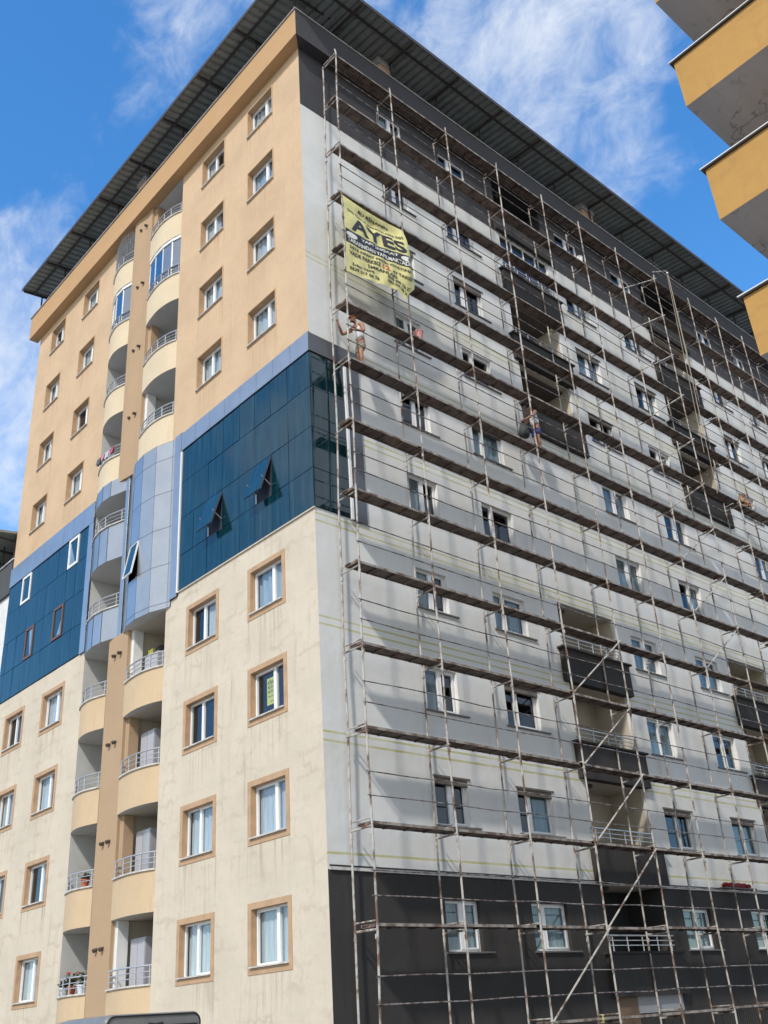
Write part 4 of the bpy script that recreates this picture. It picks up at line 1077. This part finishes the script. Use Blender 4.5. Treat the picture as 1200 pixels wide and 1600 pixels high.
    if hair or hat:
        m = M['hair' if hair else hat]; b = MB(); c = V['head']+up_*.035-fr*.012
        ring = []
        for i in range(7):
            a = i/6*math.pi/2; ring.append((.104*math.cos(a)+.001, .1*math.sin(a)))
        rotm = Matrix((rg, fr, up_)).transposed()
        tmp = MB(); tmp.lathe(ring, (0, 0, 0), 14)
        b.v = [tuple(c+rotm @ Vector((v[0]*.92, v[1]*1.08, v[2]))) for v in tmp.v]; b.f = tmp.f; b.m = tmp.m
        ho = b.build('cap' if hat else 'hair', m, T, smooth=True)
        if hat:
            b = MB(); pts = []
            for i in range(9):
                a = math.pi*i/8; pts.append(c+rg*math.cos(a)*.085+fr*(.06+math.sin(a)*.11)-up_*.004*math.sin(a))
            vs = [tuple(p) for p in pts]+[tuple(p+up_*.012) for p in pts]
            b.add(vs, [tuple(range(9)), tuple(range(17, 8, -1))]+[(i, i+1, i+10, i+9) for i in range(8)]+[(8, 0, 9, 17)]); b.build('peak', m, ho)
    hp = (V['hp_l']+V['hp_r'])/2
    skin_obj('vest', {'a': (mid('pel', 'chest', .12), (.155, .12)), 'b': (mid('pel', 'chest', .5), (.142, .11)), 'c': (V['chest'], (.168, .125)), 'd': (mid('chest', 'neck', .62), (.105, .09)),
                      'sl': (V['sh_l'].lerp(V['neck'], .42), .05), 'sr': (V['sh_r'].lerp(V['neck'], .42), .05)}, [('a', 'b'), ('b', 'c'), ('c', 'd'), ('d', 'sl'), ('d', 'sr')], M[top], T)
    e = {'p': (V['pel']+Vector((0, 0, .06)), (.15, .118)), 'p2': (V['pel']-Vector((0, 0, .02)), (.155, .12))}; eg = [('p', 'p2')]
    for s in 'lr':
        hp_, kn = V['hp_'+s], V['kn_'+s]
        e['h'+s] = (hp_.lerp(kn, .12), .105); e['t'+s] = (hp_.lerp(kn, .55), .10); e['k'+s] = (hp_.lerp(kn, .93), .092); eg += [('p2', 'h'+s), ('h'+s, 't'+s), ('t'+s, 'k'+s)]
    skin_obj('shorts', e, eg, M[bottom], T)
    for s in 'lr':
        an, to = V['an_'+s], V['to_'+s]; d = (to-an); d.z = 0; d.normalize()
        b = MB(); c0 = Vector((an.x, an.y, 0))-d*.05; sd_ = Vector((d.y, -d.x, 0))
        pr_ = [(-.035, 0), (.035, 0), (.045, .14), (.03, .25), (-.03, .25), (-.045, .14)]
        zb = min(an.z, to.z)-.075
        b.prism([tuple((c0+sd_*p[0]+d*p[1]).xy) for p in pr_], zb if zb > 0 else 0.0, (zb if zb > 0 else 0)+.03); b.build('sandal', M[shoes], T)
    return T
stand = dict(pel=(0, 0, .95), chest=(0, .03, 1.30), neck=(0, .06, 1.50), head=(0, .10, 1.63),
             hp_l=(-.09, 0, .92), hp_r=(.09, 0, .92), kn_l=(-.10, .05, .50), kn_r=(.10, .02, .50), an_l=(-.10, -.02, .085), an_r=(.11, -.04, .085), to_l=(-.11, .13, .04), to_r=(.13, .12, .04),
             sh_l=(-.20, .04, 1.42), sh_r=(.20, .04, 1.42), el_l=(-.26, .0, 1.14), el_r=(.26, 0, 1.14), wr_l=(-.25, .12, .90), wr_r=(.25, .12, .90))
zd8 = ZD[8]
# man on the left bay, reaching towards the end frame
J = dict(stand); J.update(chest=(0, .10, 1.30), neck=(0, .19, 1.50), head=(0, .26, 1.63), face=(.25, 1, -.15), kn_l=(-.10, .12, .50), kn_r=(.10, .02, .50), an_r=(.10, -.12, .085), to_r=(.12, .04, .04), an_l=(-.1, .08, .085), to_l=(-.11, .24, .04),
         sh_l=(-.20, .12, 1.42), sh_r=(.20, .14, 1.43), el_l=(-.27, .10, 1.13), wr_l=(-.18, .36, 1.10), el_r=(.25, .48, 1.14), wr_r=(.12, .70, 1.27), hd_r=(.10, .75, 1.35), hd_l=(-.14, .44, 1.10))
person('man in orange cap, white vest and khaki shorts on the scaffold below the banner', (.66, 1.50, zd8), R(180), J, 'skin', 'vest', 'khaki', hat='cap')
# man seen from behind, carrying a dark bag
J = dict(stand); J.update(chest=(0, .06, 1.30), neck=(0, .10, 1.50), head=(0, .15, 1.63), face=(-.4, 1, -.1), sh_l=(-.20, .06, 1.42), sh_r=(.20, .08, 1.42), el_l=(-.30, .22, 1.18), wr_l=(-.22, .46, 1.05), hd_l=(-.20, .55, 1.02), el_r=(.24, .24, 1.17), wr_r=(.06, .46, 1.06), hd_r=(.0, .54, 1.03),
         kn_r=(.10, .06, .50), an_r=(.10, -.10, .085), to_r=(.13, .06, .04))
rz2 = math.atan2(.86, -.5)-math.pi/2   # faces the left end of the wall
rz2 = R(172)-R(15)
person('dark-haired man in sleeveless white shirt and blue shorts on the scaffold, seen from behind', (.68, 9.62, zd8), rz2, J, 'skin2', 'vest', 'blue_cloth', hair=True)
# crouching worker far along the wall
J = dict(stand); J.update(pel=(0, -.1, .28), chest=(0, .02, .46), neck=(0, .10, .56), head=(0, .15, .66), face=(.3, 1, -.2), hp_l=(-.1, -.1, .26), hp_r=(.1, -.1, .26), kn_l=(-.16, .26, .40), kn_r=(.16, .26, .40), an_l=(-.14, .12, .085), an_r=(.14, .12, .085), to_l=(-.15, .27, .04), to_r=(.16, .27, .04),
         sh_l=(-.19, .05, .52), sh_r=(.19, .05, .52), el_l=(-.24, .10, .30), el_r=(.24, .10, .30), wr_l=(-.18, .28, .16), wr_r=(.18, .28, .16))
person('balding worker crouching low on a high scaffold deck at the far right', (.60, 24.25, ZD[9]+.03), R(-80), J, 'skin', 'grey_cloth', 'khaki')

# dark bag held by the second man
fd = Vector((-math.sin(rz2), math.cos(rz2), 0)); rgv = Vector((math.cos(rz2), math.sin(rz2), 0))
bp = Vector((.68, 9.62, zd8)) + fd*.57 + rgv*(-.10)
o = thing('bag', 'dark grey sack held by the man in blue shorts', 'bag', (bp.x, bp.y, zd8+.40))
M['sack'] = mat('sack_cloth', (0.045, 0.05, 0.052), .75, var=.4, vscale=12, obj=True, bump=.5, bscale=20)
b = MB(); prof = [(.05, 0), (.15, .03), (.20, .14), (.19, .28), (.15, .42), (.09, .53), (.04, .60), (.07, .66)]
b.lathe(prof, (0, 0, 0), 16)
b.v = [(x*(1+.14*math.sin(5*math.atan2(y, x)+z*9)), y*(1+.12*math.sin(4*math.atan2(y, x)+2)), z) for x, y, z in b.v]
b.build('sack_body', M['sack'], o, smooth=True)
b = MB(); b.tube([(-.10, 0, .62), (-.07, 0, .52), (0, .0, .55), (.07, 0, .52), (.10, 0, .62)], .016, 6); b.build('tied_neck', M['sack'], o)

# ------------------------------------------------------------ buckets and loose things on the scaffold
def bucket(label, loc, colour, lid=False):
    o = thing('bucket', label, 'bucket', loc, group=None)
    m = mat('bucket_plastic', colour, .5, vcol=(.7, .66, .62), vscale=6, obj=True, thr=(.52, .7))
    b = MB(); b.lathe([(.12, 0), (.155, .34), (.165, .34), (.165, .37), (.145, .37), (.14, .30)], (0, 0, 0), 18); b.build('pail', m, o)
    b = MB(); b.tube([(-.16, 0, .33), (-.12, .02, .18), (0, .165, .12), (.12, .02, .18), (.16, 0, .33)], .006, 5); b.build('handle', M['steel'], o)
bucket('paint spattered pink bucket on the scaffold deck above the white vested man', (.74, 3.98, ZD[9]+.005), (.50, .20, .19))
bucket('white bucket on a high scaffold deck beside a top storey window', (.72, 14.62, ZD[13]+.005), (.75, .75, .74))
o = thing('cloth_bundle', 'crumpled red cloth bundle lying on the ledge above the dark bottom storey', 'cloth', (.10, 17.5, 5.11))
M['red_cloth'] = mat('red_cloth', (0.30, 0.018, 0.02), .8, var=.4, vscale=9, obj=True, bump=.5)
b = MB(); pts = [(random.uniform(-.02, .03), -.78+i*.13, .07+.03*math.sin(i*2.1)) for i in range(13)]
b.tube(pts, .075, 10); b.v = [(x+.02*math.sin(y*31+z*40), y, max(0, z+.025*math.sin(y*23+x*50))) for x, y, z in b.v]; b.build('folded_cloth', M['red_cloth'], o, smooth=True)
b = MB(); b.box(-.09, .16, -1.0, 1.0, -.045, -.001); b.build('shelf_board', M['lintel'], o)
o = thing('rag', 'small yellow rag knotted on the lowest scaffold rail', 'rag', (.99, 8.0, 1.55))
b = MB(); b.lathe([(.02, -.12), (.05, -.05), (.06, .02), (.03, .07), (.07, .13), (.01, .16)], (0, 0, 0), 8); b.v = [(x*(1+.3*math.sin(z*40)), y*(1.2+.3*math.cos(z*31)), z) for x, y, z in b.v]
b.v = [(x*.6, y*.6, z*.7) for x, y, z in b.v]
b.build('knot', mat('rag_cloth', (.45, .38, .14), .9), o)

# ------------------------------------------------------------ things on the street side balconies
M['cupboard'] = mat('white_cupboard', (0.42, 0.42, 0.46), .45, var=.05)
for f, lab in ((0, 'white cupboard on the lowest right-hand curved balcony'), (1, 'white cupboard with a dark glass door on the second curved balcony from the bottom'),
               (2, 'white cupboard on the third curved balcony from the bottom'), (3, 'low white cupboard on the curved balcony just under the metal bay')):
    h = (2.33, 2.38, 2.42, 1.95)[f]; fl = BASE[f]-1.0
    o = thing('cupboard', lab, 'cupboard', (-9.26, .68, fl), group='white cupboards on the curved balconies')
    b = MB(); b.box(-.42, .42, -.25, .25, 0, h); b.build('carcass', M['cupboard'], o)
    for q in (-1, 1):
        b = MB(); b.box(q*.205-.195, q*.205+.195, -.272, -.252, .08, h-.04); d = b.build('door', M['cupboard'] if not (f == 1 and q == 1) else M['steel'], o)
        b = MB(); b.box(q*.03-.008, q*.03+.008, -.295, -.273, h*.5, h*.5+.14); b.build('handle', M['steel'], d)
o = thing('storage_heap', 'bags and a yellow box piled on top of the low white cupboard', 'boxes', (-9.26, .68, BASE[3]-1.0+1.95))
b = MB(); b.box(-.35, -.05, -.2, .15, 0.002, .22); b.build('box', M['notice'], o)
b = MB(); b.lathe([(.08, .002), (.2, .06), (.2, .18), (.08, .28)], (.16, 0, 0), 12); b.build('bag', M['sack'], o, smooth=True)
M['leaf'] = mat('pot_leaf', (0.045, 0.09, 0.03), .6, var=.5, vscale=15, obj=True); M['petal'] = mat('red_petal', (.50, .02, .03), .6); M['terracotta'] = mat('terracotta', (.42, .12, .06), .8)
M['pot_white'] = mat('pot_white', (.6, .62, .66), .6)
def pot_plant(label, loc, potm, flower, h, seed):
    rr = random.Random(seed); o = thing('potted_plant', label, 'potted plant', loc)
    b = MB(); b.lathe([(.09, 0), (.13, .2), (.145, .2), (.145, .24), (.12, .24)], (0, 0, 0), 14); b.build('pot', M[potm], o)
    b = MB(); lv = MB(); fl = MB()
    for k in range(16):
        a = rr.uniform(0, 6.28); r_ = rr.uniform(.05, .24); z = h*rr.uniform(.45, 1); b.tube([(0, 0, .2), (r_*.4*math.cos(a), r_*.4*math.sin(a), .2+z*.5), (r_*math.cos(a), r_*math.sin(a), .2+z)], .006, 4)
        for q in range(7):
            t = rr.uniform(.3, 1); c = Vector((r_*t*math.cos(a), r_*t*math.sin(a), .2+z*t)); d = Vector((rr.uniform(-1, 1), rr.uniform(-1, 1), rr.uniform(-.3, .8))).normalized(); s_ = d.orthogonal().normalized()
            lv.quad(tuple(c), tuple(c+d*.04+s_*.025), tuple(c+d*.09), tuple(c+d*.04-s_*.025))
        if flower and k % 3 == 0: fl.lathe([(.005, -.03), (.035, 0), (.03, .03), (.005, .045)], (r_*math.cos(a), r_*math.sin(a), .22+z), 8)
    b.build('stem', M['leaf'], o); lv.build('foliage', M['leaf'], o)
    if flower: fl.build('blossom', M['petal'], o)
fz = BASE[0]+.046
fz0 = BASE[0]-.0
pot_plant('red flowering plant in a terracotta pot on the lowest left-hand balcony', (-12.15, -.12, fz), 'terracotta', True, .42, 1)
pot_plant('leafy plant in a white pot beside the red flowers on the lowest balcony', (-11.55, -.10, fz), 'pot_white', False, .40, 2)
pot_plant('low green plant in a blue-grey pot at the outer end of the flowered balcony', (-12.75, -.06, fz), 'pot_white', False, .25, 3)
pot_plant('green plant in a pot behind the railing of the second balcony from the bottom left', (-11.75, -.12, BASE[1]+.046), 'terracotta', False, .2, 4)

# washing on a railing
LN = thing('laundry', 'pink and dark washing hung over the railing of an upper left balcony', 'laundry', (-12.3, -.30, BASE[6]+.04))
for k, (u, w_, h_, cl) in enumerate(((-.55, .3, .3, (.10, .10, .13)), (-.15, .22, .26, (.55, .22, .30)), (.15, .3, .33, (.5, .5, .55)), (.52, .26, .28, (.45, .10, .16)))):
    b = MB(); nn_ = 8; y_ = .05*abs(u)
    for side in (-.035, .035):
        for i in range(nn_):
            a, c = u-w_/2+w_*i/nn_, u-w_/2+w_*(i+1)/nn_
            fy = lambda q: y_+side+.012*math.sin(q*40+k)
            b.quad((a, y_, .49), (c, y_, .49), (c, fy(c), .49-h_), (a, fy(a), .49-h_))
    b.build('garment', mat('garment_cloth', cl, .9, var=.2, vscale=8, obj=True), LN)

# ------------------------------------------------------------ ochre building on the right
Y = thing('ochre_building', 'ochre apartment building with grey balcony undersides jutting in at the top right', 'building', (13.0, -.95, 0))
def oc(z): return z
b = MB(); b.box(3.2, 14, 2.7, 12, 0, 27.0); b.build('wall', M['ochre'], Y)
M['soffit'] = plaster('grey_soffit', (0.235, 0.215, 0.205), joint=.16, joint_col=(.11, .10, .095), var=.18)[0]
def soffit_mat():
    m = plaster('flaking_grey_soffit', (0.44, 0.45, 0.47), var=.2)[0]; t = m.node_tree; p = t.nodes['Principled BSDF']; nd = t.nodes.new; lk = t.links.new
    src = p.inputs['Base Color'].links[0].from_socket
    g = nd('ShaderNodeNewGeometry'); d = nd('ShaderNodeTexNoise'); d.inputs['Scale'].default_value = 1.7; d.inputs['Detail'].default_value = 6; lk(g.outputs['Position'], d.inputs['Vector'])
    a = nd('ShaderNodeMath'); a.operation = 'SUBTRACT'; lk(d.outputs['Fac'], a.inputs[0]); a.inputs[1].default_value = .5
    ab = nd('ShaderNodeMath'); ab.operation = 'ABSOLUTE'; lk(a.outputs[0], ab.inputs[0])
    r = nd('ShaderNodeMapRange'); r.inputs['From Min'].default_value = .022; r.inputs['From Max'].default_value = .004; lk(ab.outputs[0], r.inputs['Value'])
    k = nd('ShaderNodeTexNoise'); k.inputs['Scale'].default_value = 1.1; lk(g.outputs['Position'], k.inputs['Vector'])
    r2 = nd('ShaderNodeMapRange'); r2.inputs['From Min'].default_value = .47; r2.inputs['From Max'].default_value = .56; lk(k.outputs['Fac'], r2.inputs['Value'])
    f = nd('ShaderNodeMath'); f.operation = 'MULTIPLY'; lk(r.outputs[0], f.inputs[0]); lk(r2.outputs[0], f.inputs[1])
    x = nd('ShaderNodeMix'); x.data_type = 'RGBA'; lk(f.outputs[0], x.inputs[0]); lk(src, x.inputs[6]); x.inputs[7].default_value = (.24, .23, .22, 1); lk(x.outputs[2], p.inputs['Base Color'])
    return m
M['soffit'] = soffit_mat()
for z in (2.1, 5.1, 8.1, 11.15, 14.17, 17.1, 20.2, 23.25):
    o = MB()
    vs = [(u, n, zz) for zz in (z, z+1.22) for n in (0, 3.6) for u in (0, 8.2)]
    o.add(vs, ((0, 1, 3, 2),), 1); o.add(vs, ((4, 6, 7, 5), (0, 4, 5, 1), (2, 3, 7, 6), (0, 2, 6, 4), (1, 5, 7, 3)), 0)
    bo = o.build('balcony', [M['ochre'], M['soffit']], Y)
    b = MB(); b.box(-.07, 8.3, -.07, .25, z+1.246, z+1.266); b.box(-.07, .25, .251, 3.6, z+1.246, z+1.266); b.box(-.055, 8.3, -.055, .25, z+1.221, z+1.2455, 1); b.box(-.055, .25, .251, 3.6, z+1.221, z+1.2455, 1); b.build('coping', [M['white_reveal'], M['roof_steel']], bo)  # dark layer below the white top paints in the shade under the coping
    if 14 < z < 15: b = MB(); b.lathe([(.075, 0), (.08, .02), (.06, .04), (.01, .05)], (0, 0, 0), 12)
    if z < 12 and z > 11:
        q = MB(); q.tube([(1.0, .0, z+.95), (1.0, -.03, z+.95)], .07, 12, 0); q.build('drain_hole', M['concrete'], bo)
# white drain pipe under the third balcony
b = MB(); b.tube([(.86, .25, 10.9), (.86, .25, 11.15)], .07, 12); b.tube([(.86, .25, 10.75), (.86, .25, 10.95)], .085, 12); b.tube([(.86, .25, 0), (.86, .25, 10.76)], .06, 12); b.build('drain_pipe', M['white'], Y)

# ------------------------------------------------------------ neighbour at the far left
Nb = thing('neighbour_building', 'lower neighbouring block with grey parapet, white wall and dark overhanging roof at the left edge', 'building', (-21.1, .1, 0))
b = MB(); b.box(-14, 0, 0, 20, 0, 19.4); b.build('wall', M['nb_white'], Nb)
b = MB(); b.box(-14, 0, -.12, 20, 19.401, 20.9); b.build('parapet', M['nb_grey'], Nb)
b = MB()
b.add([(-14, -1.3, 22.1), (.02, -1.3, 22.1), (.02, 7, 23.2), (-14, 7, 23.2), (-14, -1.3, 22.2), (.02, -1.3, 22.2), (.02, 7, 23.3), (-14, 7, 23.3)], ((0, 1, 2, 3), (4, 5, 6, 7), (0, 1, 5, 4), (1, 2, 6, 5), (0, 3, 7, 4), (2, 3, 7, 6))); ro = b.build('roof', M['roof_sheet'], Nb)
for x in (-.3, -1.6, -2.9, -4.2): b = MB(); b.box(x-.03, x+.03, .0, .06, 20.9, 22.25); b.build('roof_post', M['roof_steel'], ro)
for x in (-.3, -1.6, -2.9): b = MB(); b.box(x-.04, x+.04, -1.28, 3, 22.0, 22.09); b.build('rafter', M['roof_steel'], ro)
b = MB(); b.tube([(-14, -.1, 21.05), (0, -.1, 21.05)], .035); b.build('railing', M['white'], Nb)

# ------------------------------------------------------------ van
VN = thing('van', 'dark grey box van parked in front of the cream wall, seen from behind', 'van', (3.32, -6.2, 0))
M['van'] = mat('van_paint', (0.19, 0.188, 0.18), .42, var=.15, vscale=3, coat=.2); M['van_trim'] = mat('van_rubber', (.015, .015, .015), .7); M['van_glass'] = mat('van_glass', (.02, .025, .03), .08)
M['tail_red'] = mat('tail_lamp', (.35, .02, .02), .25)
def sect(w_, h, r_, k=5):
    pts = [(-w_, .45), (-w_, h-r_)]
    for i in range(1, k): a = math.pi/2*i/k; pts.append((-w_+r_-r_*math.cos(a), h-r_+r_*math.sin(a)))
    pts += [(-w_+r_, h)]; return pts + [(-p[0], p[1]) for p in pts[::-1]]
secs = [(0, .80, 2.12, .12), (-.05, .83, 2.15, .13), (-1.4, .83, 2.15, .14), (-2.3, .82, 2.10, .18), (-2.9, .80, 1.98, .2), (-3.5, .77, 1.30, .2), (-4.1, .72, 1.10, .2), (-4.2, .70, .9, .15)]
b = MB(); S_ = [sect(*s[1:]) for s in secs]; k = len(S_[0])
for s, pts in zip(secs, S_): b.v += [(s[0], y, z) for y, z in pts]
for i in range(len(secs)-1):
    for j in range(k): b.f.append((i*k+j, i*k+(j+1) % k, (i+1)*k+(j+1) % k, (i+1)*k+j)); b.m.append(0)
b.f.append(tuple(range(k))); b.m.append(0); b.f.append(tuple((len(secs)-1)*k+j for j in range(k))); b.m.append(0)
vb = b.build('body', M['van'], VN)
b = MB(); ring = [Vector((.004, y*1.0, z)) for y, z in sect(.80, 2.12, .12)]
b.tube([tuple(p) for p in ring], .014, 5); b.tube([(.012, -.74, 1.97), (.012, .74, 1.97)], .014, 5); b.tube([(.012, 0, .5), (.012, 0, 1.96)], .008, 5); b.build('door_seal', M['van_trim'], VN)
for s in (-1, 1):
    b = MB(); b.box(.002, .02, min(s*.06, s*.70), max(s*.06, s*.70), .55, 1.93); d = b.build('rear_door', M['van'], VN)
    b = MB(); b.box(.021, .028, min(s*.12, s*.62), max(s*.12, s*.62), 1.3, 1.83); b.build('window', M['van_glass'], d)
    b = MB(); b.box(.0, .03, min(s*.715, s*.79), max(s*.715, s*.79), .8, 1.2); b.build('tail_lamp', M['tail_red'], VN)
b = MB(); b.tube([(.03, -.12, 2.0), (.035, 0, 1.985), (.03, .12, 2.0)], .02, 6); b.build('latch', M['van_trim'], VN)
b = MB(); b.box(-.05, .10, -.78, .78, .38, .55); b.build('bumper', M['van_trim'], VN)
for x in (-.75, -3.45):
    for s in (-1, 1):
        b = MB(); b.tube([(x, s*.62, .31), (x, s*.80, .31)], .31, 20); wh = b.build('wheel', M['van_trim'], VN)
        b = MB(); b.tube([(x, s*.801, .31), (x, s*.812, .31)], .19, 16); b.build('rim', M['steel'], wh)
